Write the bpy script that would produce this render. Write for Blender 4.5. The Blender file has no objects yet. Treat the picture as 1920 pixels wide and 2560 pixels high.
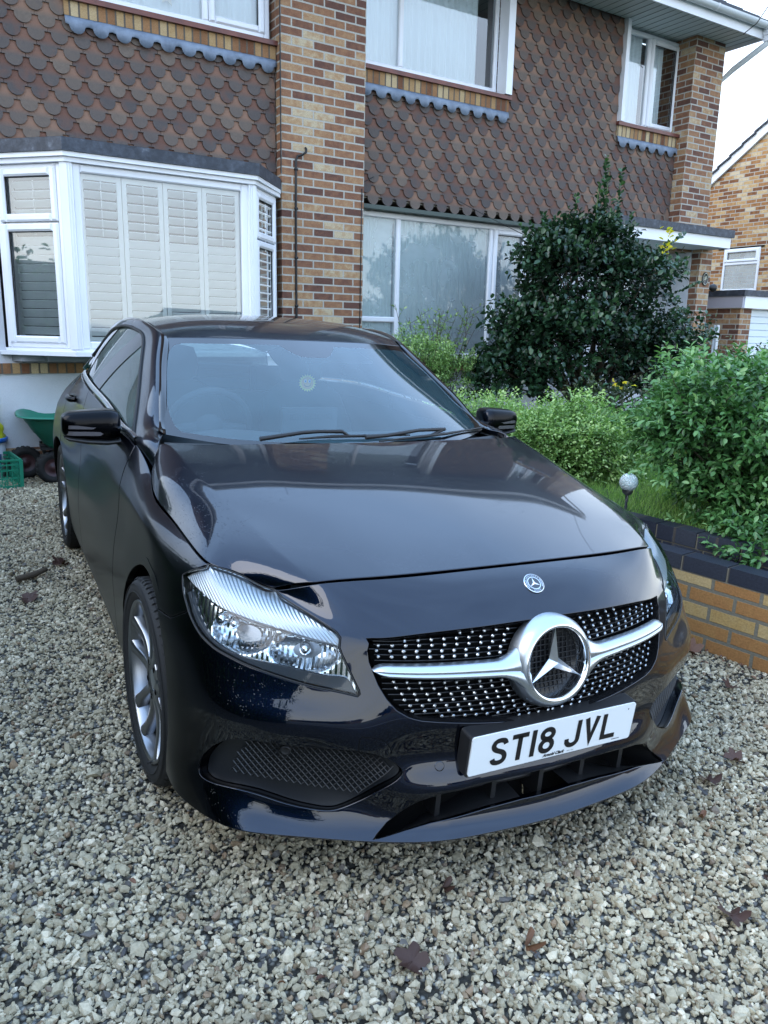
import bpy, bmesh, math, random
import numpy as np
from mathutils import Vector, Matrix, bvhtree, geometry
random.seed(7); rng = np.random.default_rng(7)
SC = bpy.context.scene
COL = SC.collection
# ---------------------------------------------------------------- camera
CAM_C = np.array([-1.25323, -1.44206, 1.41780])
CAM_YAW, CAM_PITCH, CAM_ROLL, CAM_F = -0.472693, 0.233639, 0.0498067, 1968.6
def cam_axes():
    cy, sy = math.cos(CAM_YAW), math.sin(CAM_YAW); cp, sp = math.cos(CAM_PITCH), math.sin(CAM_PITCH)
    f = np.array([-sy*cp, cy*cp, -sp]); r = np.array([cy, sy, 0.0]); u = np.cross(r, f)
    cr, sr = math.cos(CAM_ROLL), math.sin(CAM_ROLL)
    return cr*r + sr*u, -sr*r + cr*u, f
CR, CU, CF = cam_axes()
cd = bpy.data.cameras.new('camera'); cam = bpy.data.objects.new('camera', cd); COL.objects.link(cam)
cd.sensor_fit = 'VERTICAL'; cd.sensor_height = 36.0; cd.lens = CAM_F/2560*36.0
cd.clip_start = 0.05; cd.clip_end = 600
M = Matrix.Identity(4)
for i in range(3):
    M[i][0] = CR[i]; M[i][1] = CU[i]; M[i][2] = -CF[i]; M[i][3] = CAM_C[i]
cam.matrix_world = M
SC.camera = cam
# ---------------------------------------------------------------- world, sun, exposure
wd = bpy.data.worlds.new('World'); SC.world = wd; wd.use_nodes = True
nt = wd.node_tree; nt.nodes.clear()
SUN_EL, SUN_ROT = math.radians(38), math.radians(265)
sky = nt.nodes.new('ShaderNodeTexSky'); sky.sky_type = 'NISHITA'; sky.sun_disc = False
sky.sun_elevation = SUN_EL; sky.sun_rotation = SUN_ROT
sky.air_density = 1.0; sky.dust_density = 1.2; sky.ozone_density = 2.5
bg = nt.nodes.new('ShaderNodeBackground'); bg.inputs['Strength'].default_value = 0.115
# thin broken cloud over the blue: mixes the sky towards a white veil
tc = nt.nodes.new('ShaderNodeTexCoord'); mp = nt.nodes.new('ShaderNodeMapping')
mp.inputs['Scale'].default_value = (1.0, 1.0, 2.6)
nz = nt.nodes.new('ShaderNodeTexNoise'); nz.inputs['Scale'].default_value = 2.2; nz.inputs['Detail'].default_value = 7; nz.inputs['Roughness'].default_value = .55
rp = nt.nodes.new('ShaderNodeValToRGB'); rp.color_ramp.elements[0].position = .36; rp.color_ramp.elements[1].position = .66
rp.color_ramp.elements[0].color = (.74, .74, .74, 1); rp.color_ramp.elements[1].color = (.95, .95, .95, 1)
mx = nt.nodes.new('ShaderNodeMix'); mx.data_type = 'RGBA'; mx.inputs['B'].default_value = (6.8, 8.9, 11.0, 1)
out = nt.nodes.new('ShaderNodeOutputWorld')
L = nt.links.new
L(tc.outputs['Generated'], mp.inputs['Vector']); L(mp.outputs['Vector'], nz.inputs['Vector']); L(nz.outputs['Fac'], rp.inputs['Fac'])
sp_ = nt.nodes.new('ShaderNodeSeparateXYZ'); mr_ = nt.nodes.new('ShaderNodeMapRange'); mr_.inputs['From Max'].default_value = .75; mr_.inputs['To Min'].default_value = 1.0; mr_.inputs['To Max'].default_value = 1.
ml_ = nt.nodes.new('ShaderNodeMath'); ml_.operation = 'MULTIPLY'; L(tc.outputs['Generated'], sp_.inputs[0]); L(sp_.outputs[2], mr_.inputs['Value']); L(rp.outputs['Color'], ml_.inputs[0]); L(mr_.outputs[0], ml_.inputs[1])
vc = nt.nodes.new('ShaderNodeValToRGB'); vc.color_ramp.elements[0].color = (.88, .95, 1.0, 1); vc.color_ramp.elements[1].color = (.40, .62, .98, 1); vc.color_ramp.elements[0].position = .08; vc.color_ramp.elements[1].position = .62
vm = nt.nodes.new('ShaderNodeVectorMath'); vm.operation = 'SCALE'; vm.inputs['Scale'].default_value = 11.5; L(sp_.outputs[2], vc.inputs['Fac']); L(vc.outputs['Color'], vm.inputs[0]); L(vm.outputs[0], mx.inputs['B'])
L(ml_.outputs[0], mx.inputs['Factor']); L(sky.outputs['Color'], mx.inputs['A']); L(mx.outputs['Result'], bg.inputs['Color']); L(bg.outputs['Background'], out.inputs['Surface'])
sl = bpy.data.lights.new('sun', 'SUN'); sl.energy = 0.8; sl.angle = math.radians(45); sl.color = (1, .94, .86)
so = bpy.data.objects.new('sun', sl); COL.objects.link(so)
# direction towards the sun (Blender sky: rotation 0 = +Y, clockwise)
sd = Vector((math.sin(SUN_ROT)*math.cos(SUN_EL), math.cos(SUN_ROT)*math.cos(SUN_EL), math.sin(SUN_EL)))
so.rotation_euler = sd.to_track_quat('Z', 'Y').to_euler(); so.location = (0, -4, 12)
SC.render.engine = 'CYCLES'
SC.view_settings.view_transform = 'Standard'; SC.view_settings.look = 'None'
SC.view_settings.exposure = 1.36; SC.view_settings.gamma = 1.0
# ---------------------------------------------------------------- object helpers
def link(name, me, mats, parent=None, label=None, cat=None, group=None, kind=None):
    o = bpy.data.objects.new(name, me); COL.objects.link(o)
    for m in (mats if isinstance(mats, (list, tuple)) else [mats]):
        if m is not None: me.materials.append(m)
    if parent is not None: o.parent = parent
    tag(o, label, cat, group, kind)
    return o
def tag(o, label=None, cat=None, group=None, kind=None):
    if label: o['label'] = label
    if cat: o['category'] = cat
    if group: o['group'] = group
    if kind: o['kind'] = kind
    return o
def thing(name, label, cat, loc=(0, 0, 0), mat=None, group=None):
    o = bpy.data.objects.new(name, None); COL.objects.link(o); o.empty_display_size = .1
    if mat is not None: o.matrix_world = mat
    else: o.location = loc
    return tag(o, label, cat, group)
class MB:
    """collects vertices and faces of one mesh"""
    def __init__(s): s.v = []; s.f = []; s.mi = []; s.sm = []
    def add(s, vs, fs, mi=0, smooth=False):
        b = len(s.v); s.v += [tuple(map(float, q)) for q in vs]
        for f in fs: s.f.append([b+i for i in f]); s.mi.append(mi); s.sm.append(smooth)
        return s
    def box(s, lo, hi, mi=0, rot=None, org=None):
        x0, y0, z0 = lo; x1, y1, z1 = hi
        vs = [(x0,y0,z0),(x1,y0,z0),(x1,y1,z0),(x0,y1,z0),(x0,y0,z1),(x1,y0,z1),(x1,y1,z1),(x0,y1,z1)]
        if rot is not None: vs = [tuple(rot @ Vector(q) + (org or Vector((0,0,0)))) for q in vs]
        return s.add(vs, [(0,3,2,1),(4,5,6,7),(0,1,5,4),(1,2,6,5),(2,3,7,6),(3,0,4,7)], mi)
    def prism(s, poly, fn, a, b, mi=0, smooth=False):
        """poly: 2D outline, fn(p,q,t)->3D, between t=a and t=b"""
        n = len(poly)
        vs = [fn(p, q, a) for p, q in poly] + [fn(p, q, b) for p, q in poly]
        s.add(vs, [list(range(n-1, -1, -1)), list(range(n, 2*n))], mi)
        s.add(vs, [(i, (i+1) % n, n+(i+1) % n, n+i) for i in range(n)], mi, smooth)
        return s
    def tube(s, pts, r, n=8, mi=0, caps=True, smooth=True):
        pts = [Vector(p) for p in pts]; rr = r if isinstance(r, (list, tuple)) else [r]*len(pts)
        vs = []; up = None
        for i, p in enumerate(pts):
            d = (pts[min(i+1, len(pts)-1)] - pts[max(i-1, 0)]).normalized()
            if up is None: up = Vector((0, 0, 1)) if abs(d.z) < .9 else Vector((1, 0, 0))
            a = d.cross(up).normalized(); bb = a.cross(d).normalized(); up = bb
            for k in range(n):
                t = 2*math.pi*k/n; vs.append(p + (a*math.cos(t)+bb*math.sin(t))*rr[i])
        fs = [(i*n+k, i*n+(k+1) % n, (i+1)*n+(k+1) % n, (i+1)*n+k) for i in range(len(pts)-1) for k in range(n)]
        s.add(vs, fs, mi, smooth)
        if caps: s.add(vs[:n], [list(range(n-1, -1, -1))], mi); s.add(vs[-n:], [list(range(n))], mi)
        return s
    def lathe(s, prof, fn, n=32, mi=0, smooth=True, closed=False):
        """prof: (r, t) ; fn(r, ang, t)->3D"""
        vs = [fn(r, 2*math.pi*k/n, t) for r, t in prof for k in range(n)]
        m = len(prof); fs = []
        for i in range(m if closed else m-1):
            j = (i+1) % m
            for k in range(n): fs.append((i*n+k, i*n+(k+1) % n, j*n+(k+1) % n, j*n+k))
        return s.add(vs, fs, mi, smooth)
    def grid(s, P, mi=0, smooth=True, flip=False):
        P = np.asarray(P); a, b = P.shape[:2]
        fs = []
        for i in range(a-1):
            for j in range(b-1):
                q = (i*b+j, (i+1)*b+j, (i+1)*b+j+1, i*b+j+1); fs.append(q[::-1] if flip else q)
        return s.add(P.reshape(-1, 3), fs, mi, smooth)
    def build(s, name, mats, parent=None, boxuv=True, **kw):
        me = bpy.data.meshes.new(name); me.from_pydata(s.v, [], s.f)
        me.polygons.foreach_set('material_index', s.mi); me.polygons.foreach_set('use_smooth', s.sm)
        if boxuv: box_uv(me)
        me.update()
        return link(name, me, mats, parent, **kw)
def box_uv(me):
    """metre-true UVs from the local coordinates, by each face's main direction"""
    n = len(me.polygons); 
    if not n: return
    me.update()
    uv = me.uv_layers.new(name='uv')
    nl = len(me.loops); vi = np.empty(nl, 'i'); me.loops.foreach_get('vertex_index', vi)
    co = np.empty(len(me.vertices)*3, 'f'); me.vertices.foreach_get('co', co); co = co.reshape(-1, 3)
    no = np.empty(n*3, 'f'); me.polygons.foreach_get('normal', no); no = np.abs(no.reshape(-1, 3))
    lt = np.empty(n, 'i'); me.polygons.foreach_get('loop_total', lt)
    fi = np.repeat(np.arange(n), lt); c = co[vi]; m = no[fi]
    ax = np.argmax(m + np.array([0, 1e-4, -1e-4]), 1)
    U = np.where(ax == 0, c[:, 1], c[:, 0]); V = np.where(ax == 2, c[:, 1], c[:, 2])
    uv.data.foreach_set('uv', np.stack([U, V], 1).astype('f').ravel())
def fast_mesh(name, V, F, smooth=False):
    """V (n,3), F (m,k) numpy arrays"""
    me = bpy.data.meshes.new(name); m, k = F.shape
    me.vertices.add(len(V)); me.vertices.foreach_set('co', np.asarray(V, 'f').ravel())
    me.loops.add(m*k); me.loops.foreach_set('vertex_index', np.asarray(F, 'i').ravel())
    me.polygons.add(m); me.polygons.foreach_set('loop_start', np.arange(0, m*k, k, dtype='i'))
    me.polygons.foreach_set('loop_total', np.full(m, k, 'i'))
    me.polygons.foreach_set('use_smooth', np.full(m, smooth, bool))
    me.update(calc_edges=True)
    return me
def set_attr(me, name, vals):
    a = me.attributes.new(name, 'FLOAT', 'POINT'); a.data.foreach_set('value', np.asarray(vals, 'f'))
# ---------------------------------------------------------------- material helpers
def mat(name, col=(.5, .5, .5), rough=.5, metal=0., spec=.5, coat=0., coat_r=.03, trans=0., ior=1.45, alpha=1., emit=None):
    m = bpy.data.materials.new(name); m.use_nodes = True
    b = m.node_tree.nodes['Principled BSDF']
    b.inputs['Base Color'].default_value = (*col, 1); b.inputs['Roughness'].default_value = rough
    b.inputs['Metallic'].default_value = metal; b.inputs['Specular IOR Level'].default_value = spec
    b.inputs['Coat Weight'].default_value = coat; b.inputs['Coat Roughness'].default_value = coat_r
    b.inputs['Transmission Weight'].default_value = trans; b.inputs['IOR'].default_value = ior; b.inputs['Alpha'].default_value = alpha
    return m
class NB:
    """tiny node builder on a material"""
    def __init__(s, m): s.m = m; s.t = m.node_tree; s.b = s.t.nodes.get('Principled BSDF')
    def n(s, kind, **kw):
        nd = s.t.nodes.new('ShaderNode'+kind)
        for k, v in kw.items():
            if hasattr(nd, k) and k not in nd.inputs: setattr(nd, k, v)
            else: s.set(nd, k, v)
        return nd
    def set(s, nd, k, v):
        i = nd.inputs[k]
        if hasattr(v, 'is_output') or isinstance(v, bpy.types.NodeSocket): s.t.links.new(v, i)
        else: i.default_value = v
    def uv(s, scale=(1, 1, 1), loc=(0, 0, 0), kind='UV', rot=(0, 0, 0)):
        t = s.n('TexCoord'); mp = s.n('Mapping'); s.t.links.new(t.outputs[kind], mp.inputs['Vector'])
        mp.inputs['Scale'].default_value = scale; mp.inputs['Location'].default_value = loc; mp.inputs['Rotation'].default_value = rot
        return mp.outputs[0]
    def noise(s, scale, vec=None, detail=4, rough=.5, out='Fac'):
        x = s.n('TexNoise'); x.inputs['Scale'].default_value = scale; x.inputs['Detail'].default_value = detail; x.inputs['Roughness'].default_value = rough
        if vec is not None: s.t.links.new(vec, x.inputs['Vector'])
        return x.outputs[out]
    def ramp(s, fac, stops, interp='LINEAR'):
        r = s.n('ValToRGB'); cr = r.color_ramp; cr.interpolation = interp
        while len(cr.elements) < len(stops): cr.elements.new(.5)
        for e, (p, c) in zip(cr.elements, stops):
            e.position = p; e.color = (*c, 1) if isinstance(c, (tuple, list)) else (c, c, c, 1)
        s.t.links.new(fac, r.inputs['Fac']); return r.outputs['Color']
    def mix(s, f, a, b, blend='MIX'):
        x = s.n('Mix'); x.data_type = 'RGBA'; x.blend_type = blend
        for k, v in (('Factor', f), ('A', a), ('B', b)):
            if isinstance(v, (int, float)): 
                x.inputs[k].default_value = v if k == 'Factor' else (v, v, v, 1)
            elif isinstance(v, tuple): x.inputs[k].default_value = (*v, 1)
            else: s.t.links.new(v, x.inputs[k])
        return x.outputs['Result']
    def math(s, op, a, b=0., c=0.):
        x = s.n('Math'); x.operation = op
        for i, v in enumerate((a, b, c)):
            if isinstance(v, (int, float)): x.inputs[i].default_value = v
            else: s.t.links.new(v, x.inputs[i])
        return x.outputs[0]
    def attr(s, name, out='Fac'):
        a = s.n('Attribute'); a.attribute_name = name; return a.outputs[out]
    def bump(s, h, strength=.5, dist=.01, inp='Normal', nrm=None):
        b = s.n('Bump'); b.inputs['Strength'].default_value = strength; b.inputs['Distance'].default_value = dist
        s.t.links.new(h, b.inputs['Height'])
        if nrm is not None: s.t.links.new(nrm, b.inputs['Normal'])
        if inp: s.t.links.new(b.outputs[0], s.b.inputs[inp])
        return b.outputs[0]
    def to(s, inp, v): s.t.links.new(v, s.b.inputs[inp])
# ================================================================ CAR: master surfaces
def spl_matrix(t, ts):
    """natural cubic spline: returns A so that values(ts) = A @ values(t)"""
    t = np.asarray(t, float); ts = np.asarray(ts, float); n = len(t); h = np.diff(t)
    if n == 2:
        w = (ts-t[0])/h[0]; return np.stack([1-w, w], 1)
    K = np.zeros((n, n)); Rm = np.zeros((n, n)); K[0, 0] = K[-1, -1] = 1
    for i in range(1, n-1):
        K[i, i-1] = h[i-1]; K[i, i] = 2*(h[i-1]+h[i]); K[i, i+1] = h[i]
        Rm[i, i-1] = 6/h[i-1]; Rm[i, i] = -6/h[i-1]-6/h[i]; Rm[i, i+1] = 6/h[i]
    M2 = np.linalg.solve(K, Rm)
    idx = np.clip(np.searchsorted(t, ts, side='right')-1, 0, n-2)
    A = np.zeros((len(ts), n)); hh = h[idx]; a = (t[idx+1]-ts)/hh; b = (ts-t[idx])/hh
    for k, i in enumerate(idx):
        A[k, i] += a[k]; A[k, i+1] += b[k]
        A[k] += ((a[k]**3-a[k])*M2[i] + (b[k]**3-b[k])*M2[i+1])*hh[k]**2/6
    return A
def mean_knots(P, axis):
    d = np.linalg.norm(np.diff(P, axis=axis), axis=2).mean(axis=1-axis)
    return np.concatenate([[0], np.cumsum(np.maximum(d, 1e-4)**.8)])
class Master:
    """smooth surface through a grid of control points; parameters are grid indices"""
    def __init__(s, P, n=10, creases=None, sym=False, ucrease=None):
        s.P = P = np.asarray(P, float); s.n = n; nu, nv = P.shape[:2]
        iu = np.linspace(0, nu-1, (nu-1)*n+1); iv = np.linspace(0, nv-1, (nv-1)*n+1)
        def dense(P, splitv=None, splitu=None):
            tu = mean_knots(P, 0); Ax = spl_matrix(tu, np.interp(iu, range(len(tu)), tu))
            if sym:   # mirror the first columns about x=0 so the surface crosses the centre line smoothly
                Q = P[1:4][::-1].copy(); Q[..., 0] *= -1; P2 = np.concatenate([Q, P]); tu2 = mean_knots(P2, 0)
                Ax = spl_matrix(tu2, np.interp(iu+3, range(len(tu2)), tu2)); PP = P2
            else: PP = P
            if splitu is not None:
                o = 3 if sym else 0; tt = mean_knots(PP, 0); tq = np.interp(iu+o, range(len(tt)), tt); m = iu <= splitu; k = splitu+o
                Ax = np.zeros((len(iu), len(PP))); Ax[m, :k+1] = spl_matrix(tt[:k+1], tq[m]); Ax[~m, k:] = spl_matrix(tt[k:], tq[~m])
            T = np.tensordot(Ax, PP, (1, 0))
            tv = mean_knots(P, 1)
            if splitv is None:
                Av = spl_matrix(tv, np.interp(iv, range(len(tv)), tv))
            else:
                k = splitv; Av = np.zeros((len(iv), nv)); m = iv <= k
                Av[m, :k+1] = spl_matrix(tv[:k+1], np.interp(iv[m], range(len(tv)), tv))
                Av[~m, k:] = spl_matrix(tv[k:], np.interp(iv[~m], range(len(tv)), tv))
            return np.einsum('ij,ujd->uid', Av, T)
        D = dense(P)
        if ucrease is not None: D = (1-ucrease[1])*D + ucrease[1]*dense(P, None, ucrease[0])
        for (k, wfun) in (creases or []):
            w = np.array([wfun(x) for x in iu])[:, None, None]; D = (1-w)*D + w*dense(P, k)
        if sym: D[0, :, 0] = 0
        s.D = D; s.iu = iu; s.iv = iv
        du = np.gradient(D, axis=0); dv = np.gradient(D, axis=1)
        N = np.cross(du, dv); N /= np.linalg.norm(N, axis=2, keepdims=True)+1e-12
        if sym:
            N[0, :, 0] = 0; N[0] /= np.linalg.norm(N[0], axis=1, keepdims=True)
        s.N = N; s.bv = None
    def ev(s, u, v):
        u = np.clip(np.asarray(u, float)*s.n, 0, s.D.shape[0]-1.0001); v = np.clip(np.asarray(v, float)*s.n, 0, s.D.shape[1]-1.0001)
        i = u.astype(int); j = v.astype(int); a = (u-i)[..., None]; b = (v-j)[..., None]
        def bl(A): return A[i, j]*(1-a)*(1-b)+A[i+1, j]*a*(1-b)+A[i, j+1]*(1-a)*b+A[i+1, j+1]*a*b
        N = bl(s.N); N /= np.linalg.norm(N, axis=-1, keepdims=True)
        return bl(s.D), N
    def bvh(s):
        if s.bv is None:
            a, b = s.D.shape[:2]; vs = [Vector(q) for q in s.D.reshape(-1, 3)]; fs = []
            for i in range(a-1):
                for j in range(b-1):
                    fs.append((i*b+j, (i+1)*b+j, (i+1)*b+j+1)); fs.append((i*b+j, (i+1)*b+j+1, i*b+j+1))
            s.vs = vs; s.fs = fs; s.bv = bvhtree.BVHTree.FromPolygons(vs, fs)
        return s.bv
    def uv_at(s, hit, idx):
        a, b, c = (s.vs[k] for k in s.fs[idx]); q = idx//2; nb = s.D.shape[1]-1
        i, j = q//nb, q % nb
        # barycentric
        v0, v1, v2 = b-a, c-a, hit-a; d00, d01, d11 = v0.dot(v0), v0.dot(v1), v1.dot(v1); d20, d21 = v2.dot(v0), v2.dot(v1)
        den = d00*d11-d01*d01 or 1e-12; w1 = (d11*d20-d01*d21)/den; w2 = (d00*d21-d01*d20)/den
        if idx % 2 == 0: u = i+w1+w2; v = j+w2
        else: u = i+w1; v = j+w1+w2
        return (u/s.n, v/s.n)
    def ray(s, org, d, what=''):
        h = s.bvh().ray_cast(Vector(org), Vector(d))
        if h[0] is None:
            best = None      # nearest approach: sample along the ray
            o = Vector(org); dn = Vector(d).normalized()
            for t in np.arange(.5, 8, .02):
                q = s.bvh().find_nearest(o+dn*t)
                if best is None or q[3] < best[0]: best = (q[3], q[0], q[2])
            if best[0] > .03: print('MISS', what, round(best[0], 3))
            return s.uv_at(best[1], best[2])
        return s.uv_at(h[0], h[2])
    def px(s, x, y):
        """photo pixel of the near (left-hand) side -> parameters on the mirrored half"""
        d = CF + (x-960)/CAM_F*CR - (y-1280)/CAM_F*CU
        return s.ray((-CAM_C[0], CAM_C[1], CAM_C[2]), (-d[0], d[1], d[2]), (x, y))
    def side(s, y, z): return s.ray((2, y, z), (-1, 0, 0), ('side', y, z))
    def front(s, x, z): return s.ray((x, -2, z), (0, 1, 0), ('front', x, z))
def pin(poly, pts):
    x, y = pts[:, 0], pts[:, 1]; ins = np.zeros(len(pts), bool); n = len(poly)
    for i in range(n):
        x1, y1 = poly[i]; x2, y2 = poly[(i+1) % n]
        if y1 == y2: continue
        c = ((y1 > y) != (y2 > y)) & (x < (x2-x1)*(y-y1)/(y2-y1)+x1); ins ^= c
    return ins
def resample(M, poly, step=.012, closed=True):
    out = []; n = len(poly)
    for i in range(n if closed else n-1):
        a, b = poly[i], poly[(i+1) % n]
        pa, _ = M.ev(a[0], a[1]); pb, _ = M.ev(b[0], b[1]); k = max(1, int(np.linalg.norm(pa-pb)/step))
        for t in range(k): out.append((a[0]+(b[0]-a[0])*t/k, a[1]+(b[1]-a[1])*t/k))
    if not closed: out.append(poly[-1])
    return out
def smooth_poly(pts, n=6, closed=False):
    """spline through 2D points"""
    P = np.array(pts, float)
    if closed: P = np.concatenate([P[-3:], P, P[:3]])
    d = np.concatenate([[0], np.cumsum(np.linalg.norm(np.diff(P, axis=0), axis=1)**.5+1e-6)])
    lo, hi = (3, len(P)-3) if closed else (0, len(P)-1)
    idx = np.linspace(lo, hi, (hi-lo)*n+1); A = spl_matrix(d, np.interp(idx, range(len(P)), d))
    Q = A@P
    if closed: Q = Q[:-1]
    return [tuple(q) for q in Q]
def panel(M, poly, name, mats, parent, holes=(), step=.02, gap=.002, depth=.012, off=0., mode='mirror', bend=None, flange=True, dfun=None, thick_holes=True, label=None, kind=None, rsp=.012):
    """cut the outline poly (and holes) out of master M: skin + turned-in edge. mode: 'one' right half only(+x), 'near' -x only, 'mirror' two objects, 'merge' one object across x=0"""
    su, sv = 1., 1.
    tu = np.linalg.norm(np.diff(M.D, axis=0), axis=2).mean()*M.n; tv = np.linalg.norm(np.diff(M.D, axis=1), axis=2).mean()*M.n
    loops = [resample(M, poly, rsp)] + [resample(M, h, rsp) for h in holes]
    pts = []; edges = []; loopidx = []
    for lp in loops:
        b = len(pts); pts += lp; idx = list(range(b, len(pts))); loopidx.append(idx)
        edges += [(idx[i], idx[(i+1) % len(idx)]) for i in range(len(idx))]
    Pn = np.array(pts); lo, hi = Pn.min(0), Pn.max(0)
    # interior points: walk the parameter grid with local spacing
    gu = []; u = lo[0]
    nb = len(pts)
    us = [lo[0]]
    while us[-1] < hi[0]:
        k = int(np.clip(us[-1]*M.n, 0, M.D.shape[0]-2)); du = np.linalg.norm(M.D[k+1]-M.D[k], axis=1).max()*M.n
        us.append(us[-1]+step/max(du, .02))
    vs_ = [lo[1]]
    while vs_[-1] < hi[1]:
        k = int(np.clip(vs_[-1]*M.n, 0, M.D.shape[1]-2)); dv = np.median(np.linalg.norm(M.D[:, k+1]-M.D[:, k], axis=1))*M.n
        vs_.append(vs_[-1]+step/max(dv, .02))
    G = np.array([(a, b) for a in us[1:-1] for b in vs_[1:-1]]) if len(us) > 2 and len(vs_) > 2 else np.zeros((0, 2))
    if len(G):
        ok = pin([tuple(q) for q in Pn[loopidx[0]]], G)
        for li in loopidx[1:]: ok &= ~pin([tuple(q) for q in Pn[li]], G)
        G = G[ok]
        if len(G):
            gp, _ = M.ev(G[:, 0], G[:, 1]); bp, _ = M.ev(Pn[:, 0], Pn[:, 1])
            dm = np.min(np.linalg.norm(gp[:, None, :]-bp[None], axis=2), axis=1) if len(G)*len(bp) < 4e7 else np.full(len(G), 1.)
            G = G[dm > step*.45]
    allp = [Vector((p[0]*tu, p[1]*tv)) for p in pts] + [Vector((p[0]*tu, p[1]*tv)) for p in G]
    ov, oe, of, ovi, oei, ofi = geometry.delaunay_2d_cdt(allp, edges, [], 0, 1e-7)
    V2 = np.array([(q.x/tu, q.y/tv) for q in ov]); F = np.array([list(f) for f in of])
    cen = V2[F].mean(1); ok = pin([tuple(q) for q in Pn[loopidx[0]]], cen)
    for li in loopidx[1:]: ok &= ~pin([tuple(q) for q in Pn[li]], cen)
    F = F[ok]
    P3, N3 = M.ev(V2[:, 0], V2[:, 1]); P3 = P3.copy(); P3 += N3*off
    if dfun is not None: P3 += N3*dfun(P3)[:, None]
    inv = {}
    for k, lst in enumerate(ovi):
        for o in lst: inv[o] = k
    # orientation of outer loops, gap
    newB = []
    for li, idx in enumerate(loopidx):
        ids = [inv.get(i) for i in idx]; ids = [i for i in ids if i is not None]
        q = V2[ids]; area = np.sum(q[:, 0]*np.roll(q[:, 1], -1)-np.roll(q[:, 0], -1)*q[:, 1])
        sgn = 1 if area > 0 else -1
        if li > 0: sgn = -sgn
        pp = P3[ids]; tg = np.roll(pp, -1, 0)-np.roll(pp, 1, 0); tg /= np.linalg.norm(tg, axis=1, keepdims=True)+1e-9
        inw = np.cross(N3[ids], tg)*sgn
        if mode == 'merge':
            onc = np.array([abs(M.ev(a, b)[0][0]) < 1e-4 for a, b in q]); inw[onc, 0] = 0
        else: onc = np.zeros(len(ids), bool)
        P3[ids] = pp+inw*(gap+(.0025 if flange else 0))
        newB.append((ids, sgn, onc, inw))
    sv_ = list(map(tuple, P3)); nrm = list(map(tuple, N3)); fc = [tuple(f) for f in F]
    # face orientation should follow N
    a, b, c = P3[F[:, 0]], P3[F[:, 1]], P3[F[:, 2]]; fn = np.cross(b-a, c-a); flip = np.sum(fn*N3[F[:, 0]], axis=1) < 0
    fc = [f[::-1] if fl else f for f, fl in zip(fc, flip)]
    if flange:
        for li, (ids, sgn, onc, inw) in enumerate(newB):
            rings = []
            for (dn, do, nn) in ((0, 0, 1.), (-.0008, .0017, .5), (-.0025, .0025, 0.), (-depth, .0025, 0.)):
                rings.append(len(sv_))
                for k, i in enumerate(ids):
                    out_ = -inw[k]; nv = N3[i]*nn + out_*(1-nn)
                    sv_.append(tuple(P3[i]+N3[i]*dn+out_*do)); nrm.append(tuple(nv/max(np.linalg.norm(nv), 1e-6)))
            n = len(ids)
            for a_, b_ in zip(rings[:-1], rings[1:]):
                for k in range(n):
                    k2 = (k+1) % n
                    if onc[k] and onc[k2]: continue
                    q = (a_+k, a_+k2, b_+k2, b_+k)
                    fc.append(q if sgn < 0 else q[::-1])
    V = np.array(sv_); NN = np.array(nrm)
    if bend is not None: V = bend(V)
    def emit(V, NN, fc, nm):
        me = bpy.data.meshes.new(nm); me.from_pydata(V.tolist(), [], [list(f) for f in fc])
        me.polygons.foreach_set('use_smooth', [True]*len(me.polygons)); me.update()
        if dfun is None: me.normals_split_custom_set_from_vertices([tuple(q) for q in NN])
        uvl = me.uv_layers.new(name='uv'); nl = len(me.loops); vi = np.empty(nl, 'i'); me.loops.foreach_get('vertex_index', vi)
        if len(V2) <= len(V):
            UV = np.zeros((len(V), 2)); UV[:] = V[:, [0, 2]]; UV[:, 0] += V[:, 1]*.7
            uvl.data.foreach_set('uv', UV[vi].astype('f').ravel())
        return link(nm, me, mats, parent, label=label, kind=kind)
    mv = V*[-1, 1, 1]; mn = NN*[-1, 1, 1]
    if mode == 'one': return emit(V, NN, fc, name)
    if mode == 'near': return emit(mv, mn, [tuple(reversed(f)) for f in fc], name)
    if mode == 'mirror': return emit(mv, mn, [tuple(reversed(f)) for f in fc], name), emit(V, NN, fc, name)
    n = len(V)
    return emit(np.concatenate([V, mv]), np.concatenate([NN, mn]), fc+[tuple(n+i for i in reversed(f)) for f in fc], name)
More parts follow.
